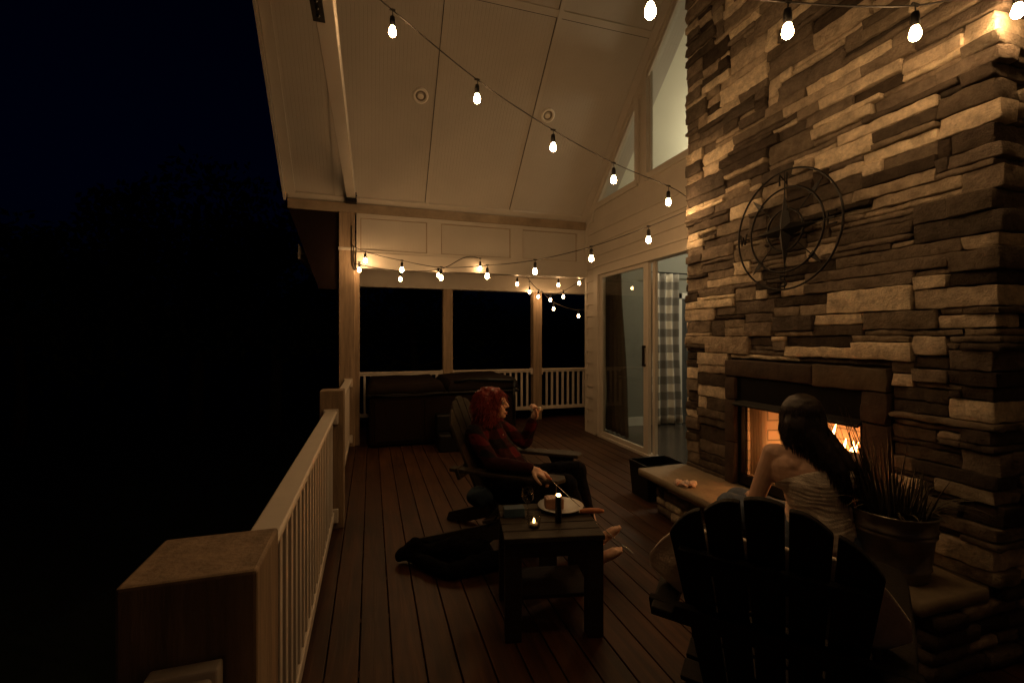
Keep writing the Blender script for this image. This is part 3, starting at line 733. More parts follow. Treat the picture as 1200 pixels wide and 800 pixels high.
# compass wall art
ca = empty('compass_wall_art', (FX-.07, 2.33, 2.16), 0, 'round dark metal compass rose wall art hung on the stone chimney', 'wall art')
def ring(mb, r, t, w):
    n = 64; mb.tube([(0, r*math.cos(2*math.pi*i/n), r*math.sin(2*math.pi*i/n)) for i in range(n+1)], t, 8, cap=False)
for r in (.39, .275, .135):
    b = MB(); ring(b, r, .0065, 0); b.build('metal_ring', M['blackmetal'], ca, smooth=True)
b = MB()
for i in range(4):
    a = i*math.pi/2; d = Vector((0, math.cos(a), math.sin(a))); s_ = Vector((0, -math.sin(a), math.cos(a)))
    L1 = .25
    for sg in (1, -1):
        v = [b.bm.verts.new(x) for x in (Vector((-.035, 0, 0)), d*L1, (d+s_*sg).normalized()*.06+Vector((.002, 0, 0)))]
        b.bm.faces.new(v)
        v = [b.bm.verts.new(x) for x in (Vector((.01, 0, 0)), d*L1, (d+s_*sg).normalized()*.06+Vector((.004, 0, 0)))]
        b.bm.faces.new(v)
b.build('compass_star', M['blackmetal'], ca)
b = MB()
for i in range(8):
    a = i*math.pi/4; d = Vector((0, math.cos(a), math.sin(a)))
    b.tube([d*(.05 if i % 2 == 0 else .135), d*(.39 if i % 2 == 0 else .275)], .004, 6)
for i in range(4):
    a = i*math.pi/2+math.pi/4; d = Vector((0, math.cos(a), math.sin(a))); s_ = Vector((0, -math.sin(a), math.cos(a)))
    b.prism([(.26, -.022), (.37, 0), (.26, .022)], (0, 0, 0), d, s_, (1, 0, 0), .006)
b.build('spoke', M['blackmetal'], ca)
def letter(strokes, cy, cz):
    b = MB()
    # seen from the deck the wall reads with +y to the left
    for st in strokes: b.tube([(-.012, cy-(x_-.5)*.055, cz+(z_-.5)*.075) for x_, z_ in st], .0065, 6)
    b.build('compass_letter', M['blackmetal'], ca)
letter([[(0, 0), (0, 1), (1, 0), (1, 1)]], 0, .333)
letter([[(1, 1), (0, 1), (0, 0), (1, 0)], [(0, .5), (.8, .5)]], -.333, 0)
letter([[(1, .95), (.2, 1), (.05, .75), (.3, .55), (.8, .42), (.95, .2), (.7, 0), (0, .05)]], 0, -.333)
letter([[(0, 1), (.25, 0), (.5, .7), (.75, 0), (1, 1)]], .333, 0)

# ---------------------------------------------------------------- string lights
def sag(p, q, s, n=10):
    p = Vector(p); q = Vector(q)
    return [p.lerp(q, i/n)-Vector((0, 0, s*4*(i/n)*(1-i/n))) for i in range(n+1)]
bulb_me = {}
def string(label, cable, bulbs, far=False, scale=1, drop=.0):
    o = empty('string_light', cable[0], 0, label, 'string lights', 'bulb strings hung under the porch roof')
    c0 = Vector(cable[0])
    # smooth spline through the cable points
    pts = [Vector(p)-c0 for p in cable]; out = []
    for i in range(len(pts)-1):
        p0 = pts[max(i-1, 0)]; p1 = pts[i]; p2 = pts[i+1]; p3 = pts[min(i+2, len(pts)-1)]
        for t in range(8):
            t /= 8; out.append(.5*((2*p1)+(p2-p0)*t+(2*p0-5*p1+4*p2-p3)*t*t+(3*p1-p0-3*p2+p3)*t**3))
    out.append(pts[-1])
    b = MB(); b.tube(out, .0042 if not far else .005, 6); b.build('cable', M['cable'], o, smooth=True)
    for (x, y, z, top) in bulbs:
        s = top-z
        k = 'far' if far else 'near'
        q = empty('lamp_drop', Vector((x, y, top))-c0); q.parent = o
        if k not in bulb_me:
            bb = MB(); bb.lathe([(.002, .066), (.014, .058), (.0165, .04), (.017, .0), (.013, -.003)], n=14); so = bb.build('socket', M['plastic'], q, smooth=True)
            bb = MB(); bb.lathe([(.0115, .0), (.0165, -.013), (.021, -.028), (.0225, -.039), (.02, -.052), (.012, -.061), (.002, -.064)], n=16); bu = bb.build('bulb', M['bulb' if not far else 'bulbfar'], q, smooth=True)
            bulb_me[k] = (so, bu)
        else:
            so, bu = [t.copy() for t in bulb_me[k]]
            for t in (so, bu): COL.objects.link(t); t.parent = q
        so.location = (0, 0, -s+.042); bu.location = (0, 0, -s+.042)
        bb = MB(); bb.tube([(0, 0, 0.012), (.003, 0, -s*.3), (0, 0, -s+.1)], .0032, 6); bb.tube([(-.018, 0, .004), (.018, 0, .004)], .0075, 6); bb.build('drop_wire', M['cable'], q)
H = .135
string('string of bulbs crossing the high ceiling diagonally down to the chimney edge',
       [(2.66, 3.39, 2.703), (2.431, 3.316, 2.745), (1.843, 3.207, 2.835), (1.283, 3.104, 2.975), (.686, 2.994, 3.185), (.125, 2.89, 3.465), (-.2, 2.86, 3.66)],
       [(2.424, 3.316, 2.6, 2.745), (1.837, 3.207, 2.695, 2.835), (1.277, 3.104, 2.842, 2.975), (.681, 2.994, 3.05, 3.185), (.125, 2.892, 3.325, 3.465)])
string('string of bulbs swagging from the chimney edge across to the tall corner post',
       [(2.66, 3.38, 2.57), (2.428, 3.612, 2.47), (2.052, 4.01, 2.34), (1.631, 4.456, 2.262), (1.226, 4.885, 2.252), (.785, 5.351, 2.28), (.364, 5.798, 2.41), (-.075, 6.264, 2.58), (-.24, 6.42, 2.687)],
       [(2.428, 3.612, 2.341, 2.47), (2.052, 4.01, 2.216, 2.34), (1.631, 4.456, 2.135, 2.262), (1.226, 4.885, 2.125, 2.252), (.785, 5.351, 2.15, 2.28), (.364, 5.798, 2.287, 2.41), (-.075, 6.264, 2.457, 2.58)])
string('nearest string of bulbs running across the upper part of the stone chimney',
       [(-.62, 1.85, 3.28), (-.05, 1.76, 3.06), (.5, 1.67, 2.94), (1.067, 1.575, 2.87), (1.662, 1.475, 2.852), (2.258, 1.37, 2.893), (2.58, 1.235, 2.955), (2.635, 1.215, 2.98), (2.95, 1.19, 3.12)],
       [(-.05, 1.76, 2.95, 3.06), (.5, 1.67, 2.82, 2.94), (1.067, 1.575, 2.748, 2.872), (1.662, 1.475, 2.722, 2.852), (2.258, 1.37, 2.763, 2.893), (2.635, 1.215, 2.835, 2.975)])
string('short string of bulbs before the far opening, rising to a peak in its middle',
       [(-.22, 6.40, 2.44), (.384, 6.42, 2.37), (.93, 6.40, 2.42), (1.365, 6.42, 2.62), (1.9, 6.66, 2.5), (2.207, 6.85, 2.42), (2.932, 6.9, 2.43), (3.2, 6.7, 2.5)],
       [(-.15, 6.33, 2.34, 2.45), (.384, 6.42, 2.25, 2.37), (.90, 6.40, 2.325, 2.42), (1.49, 6.36, 2.44, 2.585), (2.207, 6.85, 2.295, 2.42), (2.932, 6.9, 2.31, 2.43), (3.22, 6.72, 2.33, 2.49)], far=True)
string('farthest string of bulbs hanging over the short back railing at the right',
       [(2.6, 7.58, 2.55), (2.787, 7.45, 2.29), (3.034, 7.5, 2.22), (3.248, 7.42, 2.28), (3.6, 7.3, 2.5)],
       [(2.66, 7.55, 2.25, 2.44), (2.787, 7.45, 2.165, 2.29), (3.034, 7.5, 2.116, 2.23), (3.248, 7.42, 2.173, 2.29)], far=True)
string('lower loop of two bulbs sagging below the farthest string beside the house corner',
       [(2.9, 7.6, 2.3), (3.116, 7.55, 2.09), (3.581, 7.5, 1.96), (4.1, 7.6, 2.1)],
       [(3.116, 7.55, 1.966, 2.09), (3.581, 7.5, 1.84, 1.96)], far=True)

# ---------------------------------------------------------------- hot tub
tub = empty('hot_tub', (1.0, 6.95, 0), 0, 'dark square hot tub with a folded vinyl cover in the far left corner', 'hot tub')
b = MB(); b.box(-1.03, 1.0, -.72, .62, .02, .68); b.build('cabinet', M['tubside'], tub, bevel=.05)
for i in range(3):
    b = MB(); b.box(-.96+i*.65, -.36+i*.65, -.735, -.718, .08, .62); b.build('cabinet_panel', M['tubside'], tub, bevel=.012)
b = MB(); b.box(-1.06, 1.03, -.75, .65, .68, .72); b.build('acrylic_rim', M['plastic'], tub, bevel=.015)
b = MB()
for s_, (xa, xb) in enumerate(((-1.07, -.02), (.0, 1.04))):
    def cf(u, v, xa=xa, xb=xb, s_=s_):
        x = xa+(xb-xa)*u; y = -.76+1.42*v
        e = min(u, 1-u, v, 1-v)
        return (x, y, .72+.14*min(1, e*14)**.5+.02*noise.noise(Vector((x*3, y*3, s_)))+.03*s_*u)
    b.sheet(cf, 30, 30)
c = b.build('cover', M['tubcover'], tub, smooth=True); m_ = c.modifiers.new('s', 'SOLIDIFY'); m_.thickness = .02
b = MB(); b.tube([(-1.0, -.78, .70), (-.7, -.79, .685), (-.4, -.79, .69), (-.1, -.79, .70)], .009, 8); b.build('cover_piping', M['plastic'], tub, smooth=True)
b = MB(); b.tube([(.95, -.72, .3), (.95, -.74, .84)], .022, 8); b.tube([(.95, -.74, .84), (.3, -.74, .88), (.1, -.7, .84)], .022, 8); b.build('cover_lifter', M['blackmetal'], tub, smooth=True)
st = empty('tub_steps', (1.12, 6.0, 0), 0, 'dark plastic step block beside the hot tub behind the red haired person', 'steps')
b = MB(); b.box(-.3, .3, -.24, .18, 0, .22); b.build('lower_step', M['plastic'], st, bevel=.02)
b = MB(); b.box(-.3, .3, -.02, .18, .221, .44); b.build('upper_step', M['plastic'], st, bevel=.02)

# ---------------------------------------------------------------- adirondack chairs
def rot2(o, az):   # local +y looks along world azimuth az measured from +Y towards +X
    o.rotation_euler[2] = -az
def adirondack(name, loc, az, label, wood, tint_label=None):
    o = empty(name, loc, -az, label, 'chair', 'adirondack chairs on the deck')
    W2 = .29
    for sx in (-1, 1):
        b = MB(); x = sx*(W2-.03)
        b.prism([(.42, .36), (.42, .24), (.2, .2), (-.45, .0), (-.62, .0), (-.6, .06), (-.1, .22), (.3, .36)], (x-.011, 0, 0), (0, 1, 0), (0, 0, 1), (1, 0, 0), .022)
        b.build('seat_rail', wood, o, bevel=.004)
        b = MB(); b.box(sx*(W2+.012)-.011, sx*(W2+.012)+.011, .29, .4, 0, .565); b.build('leg', wood, o, bevel=.004)
        b = MB(); b.prism([(sx*.25, .44), (sx*.32, .46), (sx*.385, .42), (sx*.39, .3), (sx*.36, -.05), (sx*.325, -.32), (sx*.255, -.32), (sx*.27, -.1), (sx*.25, .3)], (0, 0, .568), (1, 0, 0), (0, 1, 0), (0, 0, 1), .024)
        b.build('armrest', wood, o, bevel=.006)
        b = MB(); b.prism([(.3, .56), (.3, .38), (.2, .56)], (sx*(W2+.03)-.01, 0, 0), (0, 1, 0), (0, 0, 1), (1, 0, 0), .02); b.build('arm_bracket', wood, o)
    b = MB()
    for i in range(6):
        y = .40-i*.092; z = .372-i*.024
        b.beam((-W2+.005, y, z), (W2-.005, y, z), .082, .02, (0, -.25, 1))
    b.build('seat', wood, o, bevel=.004)
    # fanned back slats, leaning back
    t = math.atan(.40)
    ay = Vector((0, -math.sin(t), math.cos(t))); nn = Vector((0, math.cos(t), math.sin(t))); base = Vector((0, -.1, .235))
    for i in range(5):
        k = i-2
        xb, xt = k*.083, k*.106
        L = .845-.031*k*k+(.0 if abs(k) < 2 else .015)
        wb, wt = .0385, .048
        ax = Vector((1, 0, 0))
        top = []
        for j in range(7):
            u = -1+2*j/6; arc = -.012*(2*k*u)*1.1-.018*u*u
            top.append((xt+wt*u, L+arc*(1 if k else .6)))
        poly = [(xb+wb, 0)]+top[::-1]+[(xb-wb, 0)]
        b = MB(); b.prism(poly, base, ax, ay, nn, .019); b.build('back_slat', wood, o, bevel=.004)
    for h, w2 in ((.60, .23), (.36, .345)):
        c = base+ay*h-nn*.02
        b = MB(); b.beam(c+Vector((-w2, 0, 0)), c+Vector((w2, 0, 0)), .022 if h > .5 else .024, .075, ay); b.build('back_rail', wood, o, bevel=.004)
    b = MB(); b.box(-W2+.04, W2-.04, .405, .425, .25, .35); b.build('front_apron', wood, o, bevel=.004)
    return o
NEAR_AZ = R(50.6)
near = adirondack('adirondack_chair', (1.31, 1.215, 0), NEAR_AZ, 'empty dark adirondack chair seen from behind in the foreground, facing the fire', M['chairwood'])
FAR_AZ = R(125)
far = adirondack('adirondack_chair', (.94, 3.08, 0), FAR_AZ, 'adirondack chair in which the red haired person sits', M['chairwood2'])

# blanket over the near chair
bl = empty('cream_blanket', (1.30, 1.20, 0), -NEAR_AZ, 'cream blanket draped over the empty foreground chair, showing at both sides of its back', 'blanket')
b = MB()
def bf(u, v):
    # u across, v from the top of the drape down to the arms
    uu = u*2-1
    ks = [(0, .25), (.3, .32), (.6, .375), (.8, .38), (1, .32)]
    for (a, ha), (c_, hc) in zip(ks, ks[1:]):
        if v <= c_: half = ha+(hc-ha)*(v-a)/(c_-a); break
    z = .86-.262*v-.02*max(0, abs(uu)-.5)
    x = uu*half*(1 if uu < 0 else .86)
    back = -.1-(z-.235)*.40+.06
    return (x, back+.05*abs(uu)**3+.012*math.sin(uu*14+v*4)*(.3+v), z)
b.sheet(bf, 60, 40); c = b.build('fleece', M['blanket'], bl, smooth=True); s_ = c.modifiers.new('s', 'SOLIDIFY'); s_.thickness = .012

# ---------------------------------------------------------------- side table and what is on it
ta = math.atan2(-.196, .98)
tbl = empty('side_table', (.885, 2.235, 0), ta, 'dark slatted wooden side table between the red haired person and the camera', 'table')
b = MB()
for i in range(5): b.box(-.245, .245, -.225+i*.091, -.225+i*.091+.084, .475, .5)
b.build('tabletop', M['tablewood'], tbl, bevel=.004)
for sx in (-1, 1):
    for sy in (-1, 1):
        b = MB(); b.box(sx*.2-.04, sx*.2+.04, sy*.18-.035, sy*.18+.035, 0, .474); b.build('leg', M['tablewood'], tbl, bevel=.004)
for ya in (-.212, .2):
    b = MB(); b.box(-.225, .225, ya, ya+.02, .4, .473); b.build('apron', M['tablewood'], tbl, bevel=.003)
b = MB(); b.box(-.2, .2, -.14, .14, .16, .18); b.build('lower_shelf', M['tablewood'], tbl, bevel=.003)
def T(x, y, z=.5):
    v = Matrix.Translation((.885, 2.235, 0)) @ Matrix.Rotation(ta, 4, 'Z') @ Vector((x, y, z)); return v
pl = empty('dinner_plate', T(.1, .13), 0, 'pale round plate with a brown box on it on the side table', 'plate')
b = MB(); b.lathe([(.001, .003), (.07, .003), (.085, .01), (.125, .02), (.127, .023), (.085, .015), (.07, .008), (.001, .007)], n=36, cap=False); b.build('dish', M['plate'], pl, smooth=True)
bx_ = empty('cracker_box', T(.06, .12, .512), R(-12), 'small brown packet lying on the plate', 'food box')
b = MB(); b.box(-.05, .05, -.035, .035, 0, .055); b.build('carton', M['wrap'], bx_, bevel=.004)
b = MB(); b.sheet(lambda u, v: (-.045+.09*u, -.032+.064*v, .058+.006*noise.noise(Vector((u*9, v*9, 1)))), 18, 14); b.build('clear_wrapper', M['foil'], bx_)
ca_ = empty('black_candle_lighter', T(.05, -.055), 0, 'slim black cylinder with a glowing tip standing upright on the side table', 'lantern')
b = MB(); b.lathe([(.017, 0), (.017, .12), (.0155, .125), (.0155, .135), (.001, .135)], n=20); b.build('tube_body', M['plastic'], ca_, smooth=True, bevel=.001)
b = MB(); b.ball((0, 0, .141), (.013, .013, .008), 12, 8); b.build('glowing_tip', M['candle'], ca_, smooth=True)
gl = empty('candle_glass', T(-.085, -.1), 0, 'small clear glass with a lit tealight on the side table', 'candle holder')
b = MB(); b.lathe([(.001, .002), (.03, .002), (.034, .02), (.036, .085), (.0345, .085), (.032, .02), (.028, .008), (.001, .008)], n=24, cap=False); b.build('glass_cup', M['clear'], gl, smooth=True)
b = MB(); b.lathe([(.001, .009), (.02, .009), (.02, .022), (.001, .022)], n=18); b.build('tealight', M['wax'], gl, smooth=True)
b = MB(); b.tube([(0, 0, .022), (0, 0, .028), (.001, 0, .038), (0, 0, .046)], [.003, .006, .005, .001], 8); b.build('flame', M['candle'], gl, smooth=True)
wg = empty('wine_glass', T(-.1, .02), 0, 'clear stemmed glass behind the tealight on the side table', 'glass')
b = MB(); b.lathe([(.03, 0), (.028, .003), (.005, .007), (.0035, .07), (.012, .078), (.03, .1), (.034, .125), (.029, .155), (.028, .155), (.033, .125), (.029, .101), (.011, .08), (.001, .08)], n=24); b.build('stem_glass', M['clear'], wg, smooth=True)
bb_ = empty('blue_box', T(-.17, .06), R(-8), 'flat blue carton on the left side of the side table', 'box')
b = MB(); b.box(-.055, .055, -.03, .03, 0, .045); b.build('carton', M['bluebox'], bb_, bevel=.002)
# roasting fork leaning from the hand across the table
rf = empty('roasting_fork', T(.26, .02, .508), 0, 'orange handled roasting fork lying across the right edge of the side table', 'fork')
b = MB(); b.tube([(-.09, .03, .008), (-.03, .02, .006), (.0, .01, .008)], .004, 8); b.build('shank', M['steel'], rf, smooth=True)
b = MB(); b.tube([(-.07, .03, .008), (-.05, .026, .01), (-.01, .014, .012), (.03, .0, .012), (.055, -.008, .01)], [.008, .014, .0155, .014, .008], 12); b.build('wooden_grip', M['handle'], rf, smooth=True)
# ---------------------------------------------------------------- bodies
def capsule_chain(bm, p, q, r1, r2, n=14):
    p = Vector(p); q = Vector(q); d = q-p; L = d.length
    m = MB.__new__(MB); m.bm = bm
    if L < 1e-5: m.ball(p, r1, 14, 10); return
    rings = []
    steps = [(0, 0, r1)]
    pts, rr = [], []
    for a in (-80, -60, -35, -10): pts.append(p+d.normalized()*(r1*math.sin(R(a)))); rr.append(r1*math.cos(R(a)))
    for t in (.25, .5, .75): pts.append(p.lerp(q, t)); rr.append(r1+(r2-r1)*t)
    for a in (10, 35, 60, 80): pts.append(q+d.normalized()*(r2*math.sin(R(a)))); rr.append(r2*math.cos(R(a)))
    m.tube(pts, rr, n)
def blob(name, prims, voxel, m, parent, smooth_it=6, disp=None, cut=None):
    bm = bmesh.new(); w = MB.__new__(MB); w.bm = bm
    for p in prims:
        if p[0] == 'c': capsule_chain(bm, *p[1:])
        else:
            _, c, r = p[:3]; rot = p[3] if len(p) > 3 else None
            mt = Matrix.Translation(Vector(c)) @ (rot.to_4x4() if rot else Matrix.Identity(4)) @ Matrix.Diagonal((*r, 1))
            bmesh.ops.create_uvsphere(bm, u_segments=20, v_segments=14, radius=1, matrix=mt)
    bmesh.ops.recalc_face_normals(bm, faces=bm.faces)
    me = bpy.data.meshes.new(name); bm.to_mesh(me); bm.free()
    o = bpy.data.objects.new(name, me); COL.objects.link(o)
    r_ = o.modifiers.new('r', 'REMESH'); r_.mode = 'VOXEL'; r_.voxel_size = voxel; r_.use_smooth_shade = True
    s = o.modifiers.new('s', 'SMOOTH'); s.factor = .5; s.iterations = smooth_it
    dg = bpy.context.evaluated_depsgraph_get(); dg.update()
    me2 = bpy.data.meshes.new_from_object(o.evaluated_get(dg)); o.modifiers.clear(); o.data = me2
    bpy.data.meshes.remove(me)
    if disp or cut:
        bm = bmesh.new(); bm.from_mesh(me2); bm.normal_update()
        if disp:
            for v in bm.verts: v.co += v.normal*disp(v.co)
        if cut:
            for co, no in cut: bmesh.ops.bisect_plane(bm, geom=bm.verts[:]+bm.edges[:]+bm.faces[:], plane_co=co, plane_no=no, clear_outer=True)
        bm.to_mesh(me2); bm.free()
    me2.materials.clear(); me2.materials.append(m); me2.shade_smooth()
    o.name = name; o.parent = parent; return o

def head_prims(c, f, r, u):
    """face features; f forward, r right, u up (unit), c head centre"""
    c = Vector(c); rot = Matrix((r, f, u)).transposed()
    E = lambda x, y, z, rr: ('e', c+r*x+f*y+u*z, rr, rot)
    P = [E(0, -.008, .03, (.074, .09, .078)), E(0, .018, -.02, (.062, .07, .075)), E(0, .045, -.068, (.034, .036, .03)),
         E(0, .066, -.088, (.02, .018, .016)), E(0, .078, .03, (.048, .014, .014)), E(.074, -.005, -.01, (.009, .02, .03)), E(-.074, -.005, -.01, (.009, .02, .03)),
         E(.038, .055, -.025, (.026, .026, .024)), E(-.038, .055, -.025, (.026, .026, .024)),
         E(0, .082, -.062, (.024, .010, .006)), E(0, .081, -.073, (.02, .010, .006)),
         ('c', c+f*.084+u*.024, c+f*.106-u*.022, .009, .012), E(.012, .092, -.026, (.009, .01, .008)), E(-.012, .092, -.026, (.009, .01, .008))]
    return P
def hand_prims(w, d, n, curl=.9, size=1.0, thumb=1):
    """w wrist, d pointing direction, n palm normal (fingers curl towards n)"""
    w = Vector(w); d = Vector(d).normalized(); n = Vector(n); n = (n-d*n.dot(d)).normalized(); s = d.cross(n)*thumb
    P = [('c', w, w+d*.03*size, .024*size, .027*size)]
    for i, (off, L) in enumerate(((.030, .072), (.010, .08), (-.010, .075), (-.029, .058))):
        k0 = w+d*.02*size+s*off*.6*size; k1 = w+d*.082*size+s*off*size
        P.append(('c', k0, k1, .013*size, .0095*size))
        p = k1; a = 0
        for j, fr in enumerate((.45, .32, .23)):
            a += curl*(.75 if j else .7)
            dd = d*math.cos(a)+n*math.sin(a); q = p+dd*L*fr*size
            P.append(('c', p, q, (.0088-.0008*j)*size, (.008-.0008*j)*size)); p = q
    t0 = w+d*.02*size+s*.02*size; t1 = t0+(d*.6+s*.8+n*.25).normalized()*.04*size; t2 = t1+(d*.85+s*.25+n*.5).normalized()*.034*size; t3 = t2+(d*.8-s*.2+n*.55).normalized()*.026*size
    P += [('c', t0, t1, .014*size, .0115*size), ('c', t1, t2, .011*size, .0095*size), ('c', t2, t3, .0095*size, .0075*size)]
    return P
def foot_prims(a, d, up=(0, 0, 1), size=1.0):
    a = Vector(a); d = Vector(d).normalized(); up = Vector(up); s = d.cross(up).normalized(); up = s.cross(d)
    P = [('c', a, a-up*.035-d*.02, .036, .034), ('c', a-up*.03, a+d*.12-up*.05, .036, .03), ('c', a+d*.1-up*.05+s*.018, a+d*.15-up*.058+s*.02, .026, .02), ('c', a+d*.1-up*.05-s*.018, a+d*.14-up*.058-s*.022, .026, .018)]
    for i, (o_, l) in enumerate(((.032, .05), (.013, .042), (-.002, .036), (-.016, .03), (-.03, .024))):
        p = a+d*.148-up*.058+s*o_; P.append(('c', p, p+d*l*.7-up*.004, .0105 if i == 0 else .008, .009 if i == 0 else .007))
    return P
def eyes(c, f, r, u, par):
    c = Vector(c)
    for sx in (-1, 1):
        p = c+f*.078+r*.031*sx+u*.008
        b = MB(); b.ball(p, .0125, 14, 10); e = b.build('eye', M['eye'], par, smooth=True)
        b = MB(); b.ball(p+f*.0085, (.0055, .0055, .0055), 10, 8); b.build('iris', M['iris'], e, smooth=True)
        b = MB(); b.tube([p+f*.006+u*.02-r*.014, p+f*.012+u*.024, p+f*.006+u*.02+r*.014], [.002, .0035, .002], 6); b.build('eyebrow', M['darkhair'], par)
        b = MB(); b.tube([p+f*.008+u*.009-r*.012, p+f*.0115+u*.0115, p+f*.008+u*.009+r*.012], [.002, .003, .002], 6); b.build('eyelid', M['skin'], par, smooth=True)
    p = c+f*.0925-u*.066
    b = MB(); b.tube([p-r*.02-f*.008, p+r*-.007+f*.001+u*.002, p+r*.007+f*.001+u*.002, p+r*.02-f*.008], [.002, .0045, .0045, .002], 8)
    b.tube([p-r*.018-f*.008-u*.006, p-u*.0085, p+r*.018-f*.008-u*.006], [.002, .005, .002], 8); b.build('lips', M['lips'], par, smooth=True)

# ---- person in the far chair (built in the chair's own frame: x right, y forward)
pr = empty('person', (.94, 3.08, 0), -FAR_AZ, 'person with a bushy red bob and dark plaid shirt sitting barefoot in an adirondack chair', 'person')
V = Vector
hf = V((-.12, .985, .12)).normalized(); hr = hf.cross(V((0, 0, 1))).normalized(); hu = hr.cross(hf).normalized()
HC = V((0, -.13, .975))
rs, re_, rw = V((.185, -.2, .80)), V((.31, -.02, .645)), V((.33, .25, .632))
ls, le, lw = V((-.185, -.18, .80)), V((-.3, .02, .65)), V((-.27, .1, .84))
hipR, hipL = V((.09, .0, .41)), V((-.09, .0, .41))
knR, knL = V((.18, .43, .5)), V((-.08, .45, .52))
anR, anL = V((.22, .62, .1)), V((-.0, .60, .12))
body = [('c', (0, 0, .42), (0, -.1, .6), .13, .125), ('c', (0, -.1, .6), (0, -.18, .74), .12, .12), ('c', (-.1, -.17, .77), (.1, -.18, .77), .07, .07),
        ('c', (0, -.18, .8), (0, -.15, .9), .055, .05), ('c', rs, re_, .047, .036), ('c', re_, rw, .036, .024), ('c', ls, le, .047, .036), ('c', le, lw, .036, .024),
        ('c', hipR, knR, .085, .06), ('c', knR, anR, .056, .034), ('c', hipL, knL, .085, .06), ('c', knL, anL, .056, .034)]
body += head_prims(HC, hf, hr, hu)
body += hand_prims(rw, V((.1, .95, -.25)), V((-.1, -.3, -1)), .75, thumb=-1)
body += hand_prims(lw, V((.05, .3, .95)), V((.55, -.5, .3)), 1.15)
body += foot_prims(anR, V((.15, .7, .68)), (0, -.7, .7)); body += foot_prims(anL, V((.05, .62, .75)), (0, -.75, .65))
blob('body', body, .0045, M['skin'], pr, 3)
eyes(HC, hf, hr, hu, pr)
def fold(c, s=.006): return s*noise.noise(V(c)*14)+s*.6*noise.noise(V(c)*34)
shirt = [('c', (0, .03, .44), (0, -.09, .6), .152, .148), ('c', (0, -.1, .6), (0, -.175, .74), .145, .135), ('c', (-.12, -.18, .775), (.12, -.19, .775), .078, .078),
         ('c', rs, re_, .064, .052), ('c', re_, rw-V((0, .02, 0)), .052, .04), ('c', ls, le, .064, .052), ('c', le, lw-V((0, .01, .03)), .052, .044)]
blob('plaid_shirt', shirt, .007, M['flannel'], pr, 4, disp=fold)
b = MB()
for i in range(4): b.ball((.035-.004*i, -.04+.028*i*1.1, .77-.07*i), .0055, 8, 6)
b.build('shirt_buttons', M['plate'], pr)
tr = [('c', hipR, knR, .108, .082), ('c', knR, anR+V((0, -.05, .05)), .076, .062), ('c', hipL, knL, .108, .082), ('c', knL, anL+V((0, -.05, .05)), .076, .062), ('c', (-.08, .02, .41), (.08, .02, .41), .12, .12)]
blob('trousers', tr, .008, M['blackcloth'], pr, 4, disp=fold)
# bushy red bob
def hair(name, parent, prims, m, nstr, seed, c, keep, length, curl, thick=.0022, vox=.008, gravity=.5, amp=.012):
    o = blob(name, prims, vox, m, parent, 3, disp=lambda p: amp*noise.noise(p*24)+amp*.8*noise.noise(p*60))
    rr = random.Random(seed); me = o.data; vs = me.vertices; bm = bmesh.new(); w = MB.__new__(MB); w.bm = bm
    c = Vector(c)
    for i in range(nstr):
        v = vs[rr.randrange(len(vs))]; n = v.normal.copy(); p = v.co.copy()
        if not keep(p): continue
        d = (n*.35+V((rr.uniform(-1, 1)/max(1, gravity), rr.uniform(-1, 1)/max(1, gravity), -gravity*1.5))*.8).normalized(); pts = [p-n*.004]; L = length*rr.uniform(.5, 1.2); ph = rr.uniform(0, 6)
        if gravity > 1: d = (V((0, 0, -1))+n*n.z*.98+n*.05+V((rr.uniform(-1, 1), rr.uniform(-1, 1), 0))*.1).normalized()
        for k in range(1, 7):
            d = (d+V((0, 0, -gravity*.22))+n*.02+V((math.sin(ph+k*1.6), math.cos(ph+k*1.3), 0))*curl).normalized(); pts.append(pts[-1]+d*L/6)
        w.tube(pts, [thick, thick*1.3, thick*1.3, thick*1.2, thick, thick*.7, thick*.2], 3, cap=False)
    me3 = bpy.data.meshes.new(name+'_strands'); bm.to_mesh(me3); bm.free(); me3.materials.append(m); me3.shade_smooth()
    s = bpy.data.objects.new('hair_strands', me3); COL.objects.link(s); s.parent = o
    return o
rot = Matrix((hr, hf, hu)).transposed()
def HE(x, y, z, rr): return ('e', HC+hr*x+hf*y+hu*z, rr, rot)
hair('red_hair', pr, [HE(0, -.03, .05, (.098, .1, .08)), HE(.08, -.035, -.02, (.04, .075, .1)), HE(-.08, -.035, -.02, (.04, .075, .1)), HE(0, -.075, -.02, (.095, .062, .105)), HE(.05, -.07, -.09, (.055, .06, .055)), HE(-.05, -.07, -.09, (.055, .06, .055)), HE(.03, .045, .085, (.06, .04, .032)), HE(.06, .02, .045, (.04, .05, .05))],
     M['redhair'], 3200, 5, HC, lambda p: True, .07, .4, thick=.0013)
# roasting skewer held in the right hand
def fromloc(o_loc, az, v): return Vector(o_loc)+Matrix.Rotation(-az, 3, 'Z') @ Vector(v)
hand = fromloc((.94, 3.08, 0), FAR_AZ, (.34, .34, .60))
sk = empty('metal_skewer', hand, 0, 'thin metal roasting skewer held in the right hand of the red haired person', 'skewer')
tip = Vector((1.18, 1.98, .43))-hand
b = MB(); b.tube([Vector((0, 0, .01))-tip*.12, tip], .0028, 6); b.tube([tip, tip*1.04+Vector((.012, 0, 0)), tip*1.1+Vector((.012, 0, 0))], .0022, 6); b.build('rod', M['steel'], sk, smooth=True)
b = MB(); b.tube([Vector((0, 0, .01))-tip*.12, Vector((0, 0, .01))+tip*.08], .008, 10); b.build('grip', M['handle'], sk, smooth=True)
